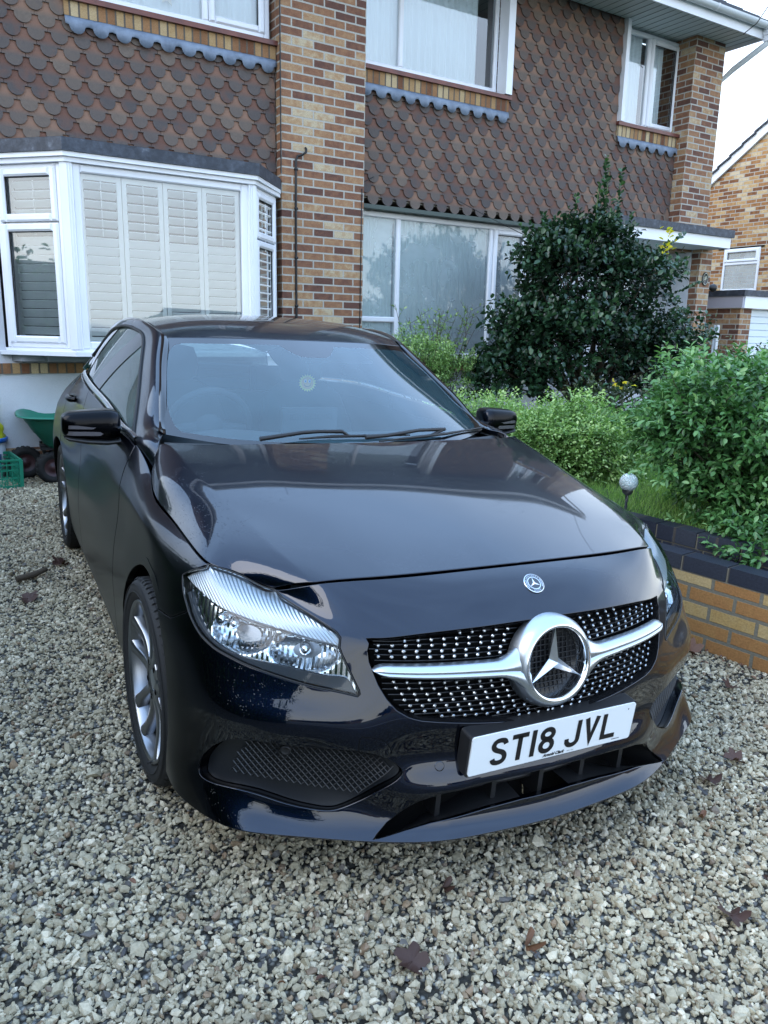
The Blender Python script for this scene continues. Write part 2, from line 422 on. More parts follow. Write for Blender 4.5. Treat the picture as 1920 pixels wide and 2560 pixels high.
# ---- body master: columns run from the nose centre round the corner to the tail, rows from the lip up to the bonnet shut line / belt line
BODY = [
 [(0,-.045,.19),(0,-.012,.235),(0,-.022,.31),(0,.004,.385),(0,-.002,.47),(0,.01,.55),(0,.027,.62),(0,.045,.68),(0,.058,.708),(0,.1285,.777),(0,.195,.81)],
 [(.2,-.035,.192),(.2,.0,.235),(.2,-.011,.31),(.2,.014,.385),(.2,.01,.47),(.2,.025,.55),(.2,.043,.62),(.2,.06,.675),(.2,.068,.703),(.205,.135,.770),(.21,.207,.806)],
 [(.36,-.01,.195),(.37,.028,.238),(.38,.028,.31),(.38,.052,.385),(.38,.05,.47),(.38,.065,.55),(.375,.085,.62),(.368,.095,.668),(.362,.102,.692),(.38,.165,.755),(.40,.232,.8)],
 [(.50,.05,.195),(.50,.085,.24),(.50,.10,.31),(.50,.09,.39),(.50,.092,.473),(.497,.114,.545),(.49,.135,.62),(.48,.142,.662),(.475,.148,.682),(.518,.215,.742),(.56,.28,.787)],
 [(.60,.105,.195),(.60,.14,.24),(.60,.155,.31),(.595,.145,.39),(.594,.140,.475),(.590,.164,.54),(.582,.182,.62),(.572,.196,.668),(.560,.208,.70),(.59,.28,.733),(.63,.368,.752)],
 [(.70,.16,.197),(.70,.20,.24),(.70,.215,.31),(.69,.20,.39),(.687,.190,.475),(.685,.218,.54),(.687,.250,.61),(.687,.285,.666),(.684,.322,.712),(.681,.372,.745),(.685,.435,.768)],
 [(.79,.225,.2),(.79,.26,.25),(.785,.285,.31),(.775,.28,.39),(.776,.270,.475),(.776,.302,.54),(.773,.335,.61),(.767,.372,.672),(.757,.405,.722),(.746,.440,.757),(.735,.485,.783)],
 [(.86,.37,.2),(.86,.40,.25),(.855,.42,.31),(.85,.42,.39),(.845,.43,.47),(.840,.450,.55),(.835,.470,.61),(.825,.495,.668),(.811,.518,.720),(.793,.524,.762),(.768,.525,.793)],
 [(.876,.52,.2),(.878,.55,.25),(.878,.57,.31),(.877,.59,.39),(.876,.62,.47),(.872,.65,.55),(.866,.68,.61),(.852,.71,.68),(.836,.745,.764),(.812,.735,.793),(.780,.72,.815)],
 [(.872,.86,.2),(.876,.86,.25),(.88,.87,.31),(.882,.87,.39),(.883,.88,.47),(.882,.88,.55),(.879,.89,.62),(.872,.90,.70),(.858,.93,.79),(.828,.91,.815),(.789,.89,.834)],
 [(.868,1.12,.2),(.872,1.12,.25),(.876,1.13,.31),(.880,1.13,.39),(.882,1.14,.47),(.882,1.14,.55),(.880,1.15,.62),(.874,1.16,.70),(.860,1.17,.803),(.830,1.13,.836),(.792,1.09,.858)],
 [(.862,1.30,.2),(.868,1.30,.25),(.873,1.30,.31),(.877,1.30,.39),(.880,1.30,.47),(.880,1.30,.55),(.878,1.30,.62),(.871,1.30,.71),(.858,1.30,.806),(.820,1.285,.862),(.772,1.26,.902)],
 [(.862,1.44,.2),(.868,1.44,.25),(.873,1.44,.31),(.877,1.44,.39),(.880,1.44,.47),(.880,1.44,.55),(.878,1.44,.62),(.871,1.44,.71),(.858,1.44,.807),(.825,1.44,.88),(.785,1.45,.965)],
 [(.858,1.64,.2),(.867,1.64,.25),(.873,1.64,.31),(.877,1.64,.39),(.880,1.64,.47),(.880,1.64,.55),(.878,1.64,.62),(.872,1.64,.71),(.860,1.64,.808),(.836,1.64,.89),(.802,1.64,.985)],
 [(.855,1.95,.2),(.866,1.95,.25),(.872,1.95,.31),(.876,1.95,.39),(.879,1.95,.47),(.880,1.95,.55),(.879,1.95,.62),(.874,1.95,.71),(.863,1.95,.811),(.84,1.95,.91),(.808,1.95,1.022)],
 [(.855,2.5,.2),(.866,2.5,.25),(.872,2.5,.31),(.876,2.5,.39),(.879,2.5,.47),(.880,2.5,.55),(.880,2.5,.63),(.876,2.5,.72),(.866,2.5,.818),(.842,2.5,.93),(.806,2.5,1.052)],
 [(.856,3.05,.2),(.867,3.05,.25),(.873,3.05,.31),(.877,3.05,.39),(.881,3.05,.47),(.884,3.05,.55),(.885,3.05,.64),(.880,3.05,.74),(.868,3.05,.83),(.838,3.05,.95),(.785,3.05,1.072)],
 [(.86,3.55,.2),(.87,3.55,.25),(.876,3.55,.31),(.882,3.55,.39),(.887,3.55,.47),(.89,3.55,.55),(.89,3.55,.64),(.884,3.55,.74),(.866,3.55,.84),(.818,3.56,.95),(.72,3.66,1.05)],
 [(.82,4.02,.22),(.835,4.02,.27),(.85,4.03,.33),(.858,4.03,.4),(.862,4.03,.47),(.862,4.02,.55),(.86,4.0,.64),(.85,3.98,.74),(.825,3.95,.85),(.765,3.93,.95),(.66,3.9,1.06)],
 [(.6,4.24,.24),(.62,4.25,.28),(.64,4.27,.34),(.65,4.28,.41),(.65,4.28,.48),(.65,4.27,.56),(.64,4.24,.65),(.63,4.2,.75),(.60,4.15,.86),(.55,4.1,.97),(.5,4.0,1.10)],
 [(0,4.29,.24),(0,4.30,.28),(0,4.32,.34),(0,4.33,.41),(0,4.33,.48),(0,4.32,.56),(0,4.28,.65),(0,4.24,.75),(0,4.2,.86),(0,4.15,.98),(0,4.05,1.12)],
]
for _c in BODY[9:17]:
    for _r, _d in ((5, .004), (6, .010), (7, .017), (8, .011)): _c[_r] = (_c[_r][0]-_d, _c[_r][1], _c[_r][2])
def wcr(x): return 0. if x < 6.5 else min(1., (x-6.5)/1.5)*.95
def wnose(x): return .8 if x < 3.5 else max(0., .8-(x-3.5)*.8)
MB_ = Master(BODY, 10, creases=[(8, lambda x: max(wcr(x), wnose(x)))], sym=True)
# ---- bonnet master: columns across (centre -> side shut line), rows from front shut line back to the windscreen
HOOD = np.array([
 [(0,.197,.811),(0,.35,.851),(0,.55,.899),(0,.76,.945),(0,.93,.979),(0,1.03,.997),(0,1.08,1.005)],
 [(.21,.209,.807),(.215,.36,.847),(.22,.56,.896),(.23,.77,.943),(.235,.94,.977),(.24,1.04,.996),(.24,1.09,1.005)],
 [(.40,.234,.801),(.41,.385,.839),(.43,.58,.887),(.445,.79,.935),(.455,.965,.971),(.46,1.07,.992),(.46,1.125,1.002)],
 [(.50,.262,.794),(.52,.41,.834),(.55,.61,.879),(.575,.825,.926),(.59,1.0,.961),(.60,1.125,.985),(.605,1.18,.996)],
 [(.56,.282,.786),(.60,.43,.829),(.637,.64,.872),(.675,.86,.916),(.70,1.05,.953),(.715,1.19,.979),(.72,1.258,.990)],
 [(.60,.325,.771),(.66,.44,.804),(.712,.585,.838),(.744,.845,.876),(.767,1.04,.909),(.762,1.20,.937),(.731,1.28,.985)],
 [(.632,.37,.754),(.71,.455,.777),(.769,.527,.794),(.787,.85,.831),(.793,1.05,.856),(.781,1.21,.883),(.737,1.292,.975)]])
MH_ = Master(HOOD, 12, sym=True, ucrease=(4, .85))
# the bonnet's outer edge meets the wing along the body master's top edge
_B = MB_.D[:, -1]; _T = []
for _i, _h in enumerate(MH_.D[-1]):
    _d = np.linalg.norm(_B-_h, axis=1); _v = MH_.iv[_i]; _f = min(1., max(0., (5.45-_v)/.35)); _T.append((_B[int(_d.argmin())]-_h)*_f)
_T = np.array(_T); _k = np.ones(9)/9
_T = np.stack([np.convolve(np.pad(_T[:, c], 4, mode='edge'), _k, 'valid') for c in range(3)], 1)
_w = np.clip(MH_.iu-4.6, 0, 1.4)/1.4; _w = _w*_w*(3-2*_w)
MH_.D += _w[:, None, None]*_T[None]; _du = np.gradient(MH_.D, axis=0); _dv = np.gradient(MH_.D, axis=1)
_N = np.cross(_du, _dv); MH_.N = _N/(np.linalg.norm(_N, axis=2, keepdims=True)+1e-12); MH_.N[0, :, 0] = 0; MH_.N[0] /= np.linalg.norm(MH_.N[0], axis=1, keepdims=True)
# ---- windscreen
WIN = np.array([[(0,1.17,.965),(0,1.52,1.166),(0,1.86,1.331)],
 [(.23,1.19,.967),(.215,1.54,1.163),(.20,1.872,1.330)],
 [(.48,1.28,.975),(.44,1.62,1.157),(.39,1.928,1.326)],
 [(.685,1.433,.9945),(.622,1.735,1.163),(.557,2.01,1.317)]])
MW_ = Master(WIN, 16, sym=True)
# ---- roof
ROOF = np.array([[(0,1.862,1.333),(0,2.02,1.385),(0,2.3,1.424),(0,2.75,1.423),(0,3.2,1.393),(0,3.65,1.338),(0,3.95,1.285)],
 [(.2,1.874,1.332),(.2,2.03,1.383),(.2,2.3,1.420),(.2,2.75,1.419),(.2,3.2,1.389),(.2,3.65,1.333),(.19,3.95,1.28)],
 [(.39,1.93,1.328),(.40,2.07,1.372),(.405,2.31,1.405),(.41,2.75,1.404),(.40,3.2,1.375),(.385,3.65,1.317),(.365,3.95,1.26)],
 [(.555,2.012,1.318),(.57,2.13,1.349),(.575,2.32,1.372),(.577,2.75,1.373),(.568,3.2,1.342),(.545,3.65,1.28),(.51,3.95,1.215)]])
MR_ = Master(ROOF, 12, sym=True)
# ---- pillar and roof rail: columns from windscreen edge out to the side glass, rows run up the pillar and back
RAIL = np.array([
 [(.758,1.25,.893),(.735,1.30,.972),(.69,1.43,.996),(.653,1.59,1.085),(.622,1.735,1.165),(.590,1.87,1.242),(.560,2.01,1.319),(.572,2.13,1.350),(.578,2.32,1.373),(.580,2.75,1.374),(.571,3.2,1.343),(.548,3.65,1.281),(.515,3.95,1.215)],
 [(.760,1.285,.905),(.752,1.335,.974),(.715,1.475,1.012),(.678,1.645,1.105),(.648,1.79,1.188),(.618,1.925,1.263),(.586,2.07,1.338),(.594,2.19,1.366),(.602,2.36,1.387),(.604,2.75,1.386),(.595,3.2,1.352),(.572,3.65,1.288),(.55,3.95,1.2)],
 [(.768,1.34,.925),(.770,1.385,.972),(.745,1.54,1.008),(.702,1.72,1.10),(.668,1.87,1.183),(.636,2.00,1.258),(.606,2.13,1.332),(.612,2.25,1.357),(.620,2.42,1.372),(.622,2.8,1.368),(.612,3.2,1.330),(.60,3.62,1.25),(.60,3.95,1.14)],
 [(.778,1.42,.948),(.785,1.455,.966),(.762,1.61,.99),(.716,1.79,1.08),(.678,1.95,1.168),(.645,2.08,1.245),(.620,2.20,1.318),(.621,2.33,1.338),(.625,2.50,1.350),(.628,2.85,1.342),(.624,3.2,1.300),(.65,3.55,1.19),(.70,3.9,1.06)]])
ML_ = Master(RAIL, 10)
# ---- side glass: from belt (row 0) up to the frame
# ---- materials of the car
def paint_mat():
    m = mat('black_paint', (.0035, .0065, .018), .36, metal=1., spec=.5, coat=1., coat_r=.02); nb = NB(m)
    v = nb.uv(kind='Object')
    g = nb.noise(380, v, 2, .5); s1 = nb.ramp(g, [(.66, 0), (.74, 1)])
    # rain beads, denser on the flanks and at the back of the bonnet
    vo = nb.n('TexVoronoi', Scale=170.); nb.t.links.new(v, vo.inputs['Vector'])
    bead = nb.ramp(vo.outputs['Distance'], [(.0, 1), (.28, 0)])
    area = nb.ramp(nb.noise(4.5, v, 3, .6), [(.44, 0), (.62, 1)])
    cut = nb.ramp(nb.noise(60, v, 2), [(.5, 0), (.56, 1)])
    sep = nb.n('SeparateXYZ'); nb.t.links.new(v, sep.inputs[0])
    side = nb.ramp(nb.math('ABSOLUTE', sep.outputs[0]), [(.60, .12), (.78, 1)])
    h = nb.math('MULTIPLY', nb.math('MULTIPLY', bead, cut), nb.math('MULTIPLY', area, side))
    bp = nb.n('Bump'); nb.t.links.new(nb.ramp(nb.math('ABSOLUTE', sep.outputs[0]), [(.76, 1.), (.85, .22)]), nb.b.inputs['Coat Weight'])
    nb.to('Base Color', nb.ramp(nb.math('ABSOLUTE', sep.outputs[0]), [(.76, (.0016, .0042, .014)), (.85, (.0010, .0014, .0028))]))  # dimmer flank reflections are put into the colour here, with thinner coat
    bp.inputs['Strength'].default_value = .5; bp.inputs['Distance'].default_value = .002
    nb.t.links.new(h, bp.inputs['Height']); nb.t.links.new(bp.outputs[0], nb.b.inputs['Coat Normal'])
    cr = nb.n('MapRange'); nb.t.links.new(nb.noise(9, v, 5, .65), cr.inputs['Value']); cr.inputs['To Min'].default_value = .010; cr.inputs['To Max'].default_value = .045
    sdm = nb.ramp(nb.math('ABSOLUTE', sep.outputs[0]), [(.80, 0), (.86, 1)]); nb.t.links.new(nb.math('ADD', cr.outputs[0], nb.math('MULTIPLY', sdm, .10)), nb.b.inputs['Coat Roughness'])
    nb.b.inputs['Coat IOR'].default_value = 1.56
    return m
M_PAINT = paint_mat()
M_PIANO = mat('gloss_black', (.004, .004, .005), .08, spec=.6, coat=.5)
M_DARK = mat('underbody_black', (.004, .004, .004), .9, spec=.1)
M_PLAST = mat('black_plastic', (.012, .012, .013), .45)
M_RUBBER = mat('tyre_rubber', (.012, .012, .012), .75)
M_SEAL = mat('window_seal', (.01, .01, .01), .55)
M_CHROME = mat('chrome', (.78, .80, .82), .08, metal=1.)
M_SATIN = mat('satin_silver', (.52, .56, .60), .34, metal=1.)
M_BRIGHT = mat('anodised_strip', (.62, .66, .70), .22, metal=1.)
def car_point(x, y): return None
def sidepoly(pts): return [MB_.side(y, z) for y, z in pts]
def Z4(x, y): return (380+x*.3737, 1380+y*.3737)
def Z5(x, y): return (860+x*.5425, 1400+y*.5425)
CAR = thing('parked_car', 'shiny black hatchback wet with rain, parked nose-on across the gravel drive', 'car', (0, 2.2, 0))
CAR_INV = Matrix.Translation((0, -2.2, 0))
_link = link
def link(name, me, mats, parent=None, **kw):
    if parent is CAR: me.transform(CAR_INV)
    return _link(name, me, mats, parent, **kw)
ARCH_R = .355
def arc(cy, a0, a1, n=26, r=ARCH_R, cz=.3185): return [(cy+r*math.cos(math.radians(a0+(a1-a0)*k/n)), cz+r*math.sin(math.radians(a0+(a1-a0)*k/n))) for k in range(n+1)]
FW, RW = .8637, 3.5627
# headlight outline in body parameters
hl_low = [MB_.px(*Z4(*q)) for q in [(1375,965),(1250,935),(1080,900),(900,850),(750,800),(600,740),(510,695),(430,650),(375,605),(330,560),(292,505),(260,440),(235,365),(215,290),(205,215),(206,152)]]
hl_top = [MB_.px(*Z4(*q)) for q in [(206,152),(250,128),(300,112),(360,104)]]
U0 = 4.02; U1 = 6.75
hl_up = [(u, 9.97) for u in np.linspace(U1, U0, 22)]
hl_in = [MB_.px(*Z4(*q)) for q in [(870,305),(1000,385),(1130,468),(1235,540),(1258,575),(1252,640),(1270,690),(1300,755),(1350,860),(1382,925),(1388,950)]]
print('hl_low', [tuple(round(c, 2) for c in q) for q in hl_low]); print('hl_top', [tuple(round(c, 2) for c in q) for q in hl_top]); print('hl_in', [tuple(round(c, 2) for c in q) for q in hl_in])
low_s = smooth_poly(hl_low, 3)
HL = low_s + hl_top[1:] + hl_up[0:] + hl_in
# grille
GR = [(0, 8)] + [(u, 8) for u in (.5, 1, 1.5, 2, 2.5, 2.96)] + [MB_.px(*Z5(*q)) for q in [(118,385),(112,420),(118,470),(135,510),(160,575),(200,640),(245,690),(300,722),(360,738),(450,745),(560,748),(680,746),(790,739),(880,728)]]
gbot = [MB_.front(0, .466)]
print('GR', [tuple(round(c, 2) for c in q) for q in GR])
GR = GR + gbot
# fog grille
FOG = smooth_poly([MB_.px(*Z4(*q)) for q in [(316,1440),(335,1375),(400,1310),(500,1266),(620,1262),(800,1285),(1000,1310),(1200,1325),(1400,1345),(1560,1385),(1650,1440),(1670,1480),(1600,1550),(1500,1605),(1400,1655),(1290,1700),(1210,1722),(1120,1722),(900,1680),(700,1615),(500,1565),(380,1530),(325,1490)]], 3, closed=True)
print('FOG', [tuple(round(c, 2) for c in q) for q in FOG[::3]])
# lower intake
it = [MB_.px(*Z5(*q)) for q in [(135,1287),(200,1212),(280,1152),(350,1115),(450,1083),(600,1048),(750,1010),(890,976)]]
ib = [MB_.px(*Z5(*q)) for q in [(280,1243),(400,1208),(660,1142),(820,1100)]]
INT = [(0, it[-1][1]+.03)]+it[::-1]+ib+[(0, ib[-1][1]-.02)]
print('INT', [tuple(round(c, 2) for c in q) for q in INT])
# seam fender/bumper
SEAM = [MB_.px(*Z4(235,400))] + [MB_.px(*Z4(125,438))]
a_seam = 122.
arch_f = arc(FW, 0, 180)
pa = [MB_.side(y, z) for y, z in arc(FW, a_seam, 199, 22)]
arch_end = pa[-1]
print('seam', SEAM, pa[0], 'archend', arch_end)
# index on headlight where seam meets
def split_at(poly, q):
    d = [(p[0]-q[0])**2+(p[1]-q[1])**2*.3 for p in poly]; return int(np.argmin(d))
ks = split_at(low_s, SEAM[0])
hl_front = low_s[:ks+1]           # tip ... seam
hl_back = low_s[ks:]              # seam ... outer corner
nose_top = [(u, 9.98) for u in np.linspace(0, U0, 30)]
# bumper outline (half): centre bottom -> sides -> arch -> seam -> headlight lower edge -> up the inner side -> along the bonnet line -> centre
bump = [(0, 0)]+[(u, 0) for u in np.linspace(.3, 7.9, 50)] + [(arch_end[0], 0)] + list(reversed(pa)) + list(reversed(SEAM[1:])) + list(reversed(hl_front)) + list(reversed(hl_in[1:] if False else hl_in)) + list(reversed(nose_top))

bump += [(0, 9), (0, 8)] + GR[1:] + INT
panel(MB_, bump, 'bumper', M_PAINT, CAR, holes=[FOG], mode='merge', depth=.018, gap=.0012)
top98 = lambda a, b, n: [(u, 9.98) for u in np.linspace(a, b, n)]
def shut(y, z0, z1, n=8): return [MB_.side(y, z) for z in np.linspace(z0, z1, n)]
uF = MB_.side(1.44, .55)[0]; uS = MB_.side(2.6, .6)[0]
def vline(y, v0, v1, n=10):
    """parameters of the line y=const between rows v0..v1"""
    r = []
    for v in np.linspace(v0, v1, n):
        us = np.linspace(8, 18, 400); P, _ = MB_.ev(us, np.full(400, v)); r.append((float(np.interp(y, P[:, 1], us)), v))
    return r
arch_rear = [MB_.side(y, z) for y, z in arc(FW, a_seam, -19, 30)]
fend = list(reversed(arch_rear[1:])) if False else arch_rear
fender = fend + [(arch_rear[-1][0], 0)] + vline(1.44, 0, 9.98, 12) + top98(vline(1.44, 9.98, 9.98, 1)[0][0], U1, 30)[1:] + list(reversed(hl_top))[1:] + list(reversed(hl_back))[1:] + SEAM[1:]
panel(MB_, fender, 'front_fender', M_PAINT, CAR, mode='mirror', depth=.02, gap=.0015)
def archr(a0, a1, n=24): return [MB_.side(y, z) for y, z in arc(RW, a0, a1, n)]
door1 = vline(1.44, .9, 9.9, 10) + list(reversed(vline(2.60, .9, 9.9, 10)))
d1 = panel(MB_, door1, 'front_door', M_PAINT, CAR, mode='mirror', depth=.02)
ra = archr(128, 178, 16)
door2 = vline(2.60, .9, 9.9, 10) + list(reversed(vline(3.44, 6.6, 9.9, 6))) + archr(107, 165, 14) + [(vline(3.16, .9, .9, 1)[0][0], .9)]
d2 = panel(MB_, door2, 'rear_door', M_PAINT, CAR, mode='mirror', depth=.02)
sill = [(vline(1.44, 0, 0, 1)[0][0]-.0, 0)] + [(vline(1.44, .85, .85, 1)[0][0], .85)] + [(vline(3.16, .85, .85, 1)[0][0], .85), (vline(3.2, 0, 0, 1)[0][0], 0)]
panel(MB_, sill, 'side_skirt', M_PAINT, CAR, mode='mirror', depth=.02)
q = vline(3.44, 9.9, 6.7, 6) + archr(106, -17, 24)
quarter = q + [(q[-1][0], 0), (20, 0), (20, 9.9), (q[0][0], 9.9)]
panel(MB_, quarter, 'rear_quarter', M_PAINT, CAR, mode='mirror', depth=.02, step=.04)
# dark inner shell so that gaps and openings read black
sh = [(0, .3)] + [(arch_end[0], .3)] + list(reversed([MB_.side(y, z) for y, z in arc(FW, -16, 196, 30, r=.385)])) + [(MB_.side(3.15, .25)[0], .3)] + list(reversed([MB_.side(y, z) for y, z in arc(RW, -14, 194, 30, r=.385)])) + [(20, .3), (20, 9.7), (0, 9.7)]
panel(MB_, sh, 'inner_shell', M_DARK, CAR, mode='mirror', flange=False, off=-.11, step=.05)
b = MB(); b.box((-.70, .22, .17), (.70, 4.12, .21)); b.box((-.5, .42, .21), (.5, .5, .62))
for s in (-1, 1):
    for cy in (FW, RW):   # wheel housings
        for k in range(12):
            a0, a1 = math.radians(-15+k*17.5), math.radians(-15+(k+1)*17.5); R = .39
            p = [(s*.86 if False else s*.855, cy+R*math.cos(a), .3185+R*math.sin(a)) for a in (a0, a1)]; qq = [(s*.56, y, z) for _, y, z in p]
            b.add([p[0], p[1], qq[1], qq[0]], [(0, 1, 2, 3)], 0)
        b.box((min(s*.55, s*.56), cy-.4, .17), (max(s*.55, s*.56), cy+.4, .75))
b.build('underbody', M_DARK, CAR)
# ---- bonnet
hood = [(0, .03)] + [(u, .03) for u in np.linspace(.2, 6, 30)] + [(6, v) for v in np.linspace(.4, 5.6, 24)] + [(5.97, 5.85), (5.85, 5.97)] + [(u, 5.985) for u in np.linspace(5.7, .2, 24)] + [(0, 5.985)]
panel(MH_, hood, 'bonnet', M_PAINT, CAR, mode='merge', depth=.02, gap=.002, step=.03)
# ---- roof and rails
full = lambda M, nu, nv: [(0, 0), (nu, 0), (nu, nv), (0, nv)]
panel(MR_, full(MR_, 3, 6), 'roof', M_PAINT, CAR, mode='merge', depth=.015, gap=.001, step=.04)
panel(ML_, full(ML_, 3, 12), 'roof_rail', M_PAINT, CAR, mode='mirror', depth=.02, gap=.001, step=.025)
def surf(M, name, mats, parent, off=0., flip=False, us=None, vs=None, mode='mirror'):
    D = M.D + M.N*off; r = []
    for s in (-1, 1):
        b = MB(); b.grid(D*[s, 1, 1], flip=(s < 0)); r.append(b.build(name, mats, parent))
    return r
# ---- glass
def glass_mat(name, tint, refl_ior=1.5, film=.0, film_col=(.5, .6, .65), boost=1.):
    m = bpy.data.materials.new(name); m.use_nodes = True; t = m.node_tree; t.nodes.clear()
    o = t.nodes.new('ShaderNodeOutputMaterial'); tr = t.nodes.new('ShaderNodeBsdfTransparent'); tr.inputs[0].default_value = (*tint, 1)
    gl = t.nodes.new('ShaderNodeBsdfGlossy'); gl.inputs['Roughness'].default_value = .0
    fr = t.nodes.new('ShaderNodeFresnel'); fr.inputs[0].default_value = refl_ior
    ml = t.nodes.new('ShaderNodeMath'); ml.operation = 'MULTIPLY'; ml.inputs[1].default_value = boost; ml.use_clamp = True
    t.links.new(fr.outputs[0], ml.inputs[0])
    a = tr.outputs[0]
    if film > 0:
        df = t.nodes.new('ShaderNodeBsdfDiffuse'); df.inputs[0].default_value = (*film_col, 1)
        nz = t.nodes.new('ShaderNodeTexNoise'); nz.inputs['Scale'].default_value = 3.5; nz.inputs['Detail'].default_value = 4
        c = t.nodes.new('ShaderNodeTexCoord'); t.links.new(c.outputs['Object'], nz.inputs['Vector'])
        mr = t.nodes.new('ShaderNodeMapRange'); mr.inputs['From Min'].default_value = .3; mr.inputs['From Max'].default_value = .7
        mr.inputs['To Min'].default_value = film*.75; mr.inputs['To Max'].default_value = film*1.2; t.links.new(nz.outputs['Fac'], mr.inputs['Value'])
        mm = t.nodes.new('ShaderNodeMixShader'); t.links.new(mr.outputs[0], mm.inputs[0]); t.links.new(a, mm.inputs[1]); t.links.new(df.outputs[0], mm.inputs[2]); a = mm.outputs[0]
    mx = t.nodes.new('ShaderNodeMixShader'); t.links.new(ml.outputs[0], mx.inputs[0]); t.links.new(a, mx.inputs[1]); t.links.new(gl.outputs[0], mx.inputs[2])
    t.links.new(mx.outputs[0], o.inputs['Surface'])
    return m
M_WSCREEN = glass_mat('windscreen_glass', (.80, .93, .96), 1.5, film=.07, film_col=(.22, .52, .66), boost=1.7)
M_SIDEGL = glass_mat('side_glass', (.25, .32, .30), 1.5, film=.35, film_col=(.16, .22, .21), boost=1.2)
M_LENS = glass_mat('lens', (.93, .96, .97), 1.45, boost=.9)
Z3 = lambda x, y: (100+x*.7233, 740+y*.7233); P2 = lambda x, y: (160+x*.2411, 760+y*.2411)
ing = [MW_.px(*P2(*q)) for q in [(1300,1338),(1225,1325),(1165,1280),(1110,1180),(1075,1050),(1060,850),(1062,680),(1085,520),(1120,450),(1170,418),(1260,408)]]
print('ing', [tuple(round(c, 2) for c in q) for q in ing])
vb, vt = ing[0][1], ing[-1][1]
inner = [(0, vb)] + [(ing[0][0]*k/3, vb) for k in (1, 2)] + smooth_poly(ing, 3) + [(ing[-1][0]*k/3, vt) for k in (2,)] + [(.62, vt), (.52, vt-.10), (.38, vt-.22), (.26, vt-.27), (0, vt-.28)]
panel(MW_, [(0, 0), (3, 0), (3, 2)] + inner[::-1][0:0] + [(0, 2)] + list(reversed(inner)), 'windscreen_border', M_PIANO, CAR, mode='merge', flange=False, off=.0, gap=0., step=.03)
panel(MW_, inner, 'windscreen', M_WSCREEN, CAR, mode='merge', flange=False, gap=0, step=.04)
# side glass: lofted from the belt to the frame edge, mirrored
top = [ML_.ev(3., v)[0] for v in np.linspace(1.35, 11.3, 40)]
top = np.array(top); SGP = []
for k, p in enumerate(top):
    f = k/39; y = 1.50+f*2.26; u = np.interp(y, MB_.D[60:190, -1, 1], MB_.iu[60:190]); bp = MB_.ev(u, 10.)[0]
    bp = np.array([bp[0]-.018, bp[1], bp[2]+.006]); mid = (bp+p)/2+np.array([.012, 0, 0])
    SGP.append([bp, mid, p])
SGP = np.array(SGP); SGP[:, :, 0] -= .008
MG_ = Master(SGP[::3], 8)
surf(MG_, 'side_window', M_SIDEGL, CAR)
# seals, pillar trims, belt strip
def both(bfun, name, mats, **kw):
    for s in (-1, 1): 
        b = MB(); bfun(b, s); b.build(name, mats, CAR, **kw)
def rib(b, s, pts, r, n=8): b.tube([(s*p[0], p[1], p[2]) for p in pts], r, n)
both(lambda b, s: rib(b, s, top + np.array([.002, 0, 0]), .007), 'window_seal', M_SEAL)
belt = []
for k in range(40):
    y = 1.47+k/39*2.2; u = np.interp(y, MB_.D[60:190, -1, 1], MB_.iu[60:190]); belt.append(MB_.ev(u, 10.)[0]+np.array([-.004, 0, .004]))
def beltf(b, s):
    P = np.array([[(s*(p[0]+dx), p[1], p[2]+dz) for dx, dz in ((.003, -.009), (.005, -.006), (.005, .003), (.001, .008), (-.010, .010))] for p in belt]); b.grid(P, flip=(s > 0))
both(beltf, 'window_strip', M_BRIGHT)
def pillarb(b, s):
    for (v0, w) in ((.485, .05), (.80, .03)):
        i0 = int(v0*(MG_.D.shape[0]-1)); D = MG_.D
        k = int(w*(MG_.D.shape[0]-1))+1
        b.grid((D[i0-k:i0+k+1]+[.004, 0, 0])*[s, 1, 1], flip=(s < 0))
both(pillarb, 'window_pillar', M_PIANO)
# black trim beside the windscreen
def trimf(b, s):
    vs = np.linspace(1.9, 6.0, 24); P = []
    for v in vs:
        a = ML_.ev(0., v)[0]; c = ML_.ev(.55, v); P.append([a+[-.006, 0, .004], a+c[1]*.006, c[0]+c[1]*.006, c[0]+c[1]*.001])
    b.grid(np.array(P)*[s, 1, 1], flip=(s < 0))
both(trimf, 'windscreen_trim', M_PIANO)
def ditchf(b, s): rib(b, s, [MR_.ev(3., v)[0]+np.array([.001, 0, .0]) for v in np.linspace(.6, 6, 30)], .004, 6)
both(ditchf, 'roof_moulding', M_SEAL)
# ================================================================ car details
def rayreal(M, x, y):
    """photo pixel -> point and normal on either half of a body surface"""
    d = Vector(CF + (x-960)/CAM_F*CR - (y-1280)/CAM_F*CU).normalized(); best = None
    for s in (1, -1):
        h = M.bvh().ray_cast(Vector((s*CAM_C[0], CAM_C[1], CAM_C[2])), Vector((s*d.x, d.y, d.z)))
        if h[0] is not None and (best is None or h[3] < best[0]):
            u, v = M.uv_at(h[0], h[2]); P, N = M.ev(u, v); best = (h[3], Vector(P*[s, 1, 1]), Vector(N*[s, 1, 1]))
    if best: return best[1], best[2]
    nb_ = None; s = 1 if x > 900 else -1
    for t in np.arange(.8, 6, .02):
        h = M.bvh().find_nearest(Vector((s*CAM_C[0], CAM_C[1], CAM_C[2]))+Vector((s*d.x, d.y, d.z))*t)
        if nb_ is None or h[3] < nb_[0]: nb_ = (h[3], h[0], h[2])
    P, N = M.ev(*M.uv_at(nb_[1], nb_[2])); return Vector(P*[s, 1, 1]), Vector(N*[s, 1, 1])
def frame_at(P, N, up=Vector((0, 0, 1))):
    N = N.normalized(); R = up.cross(N).normalized(); U = N.cross(R).normalized()
    return R, U, N
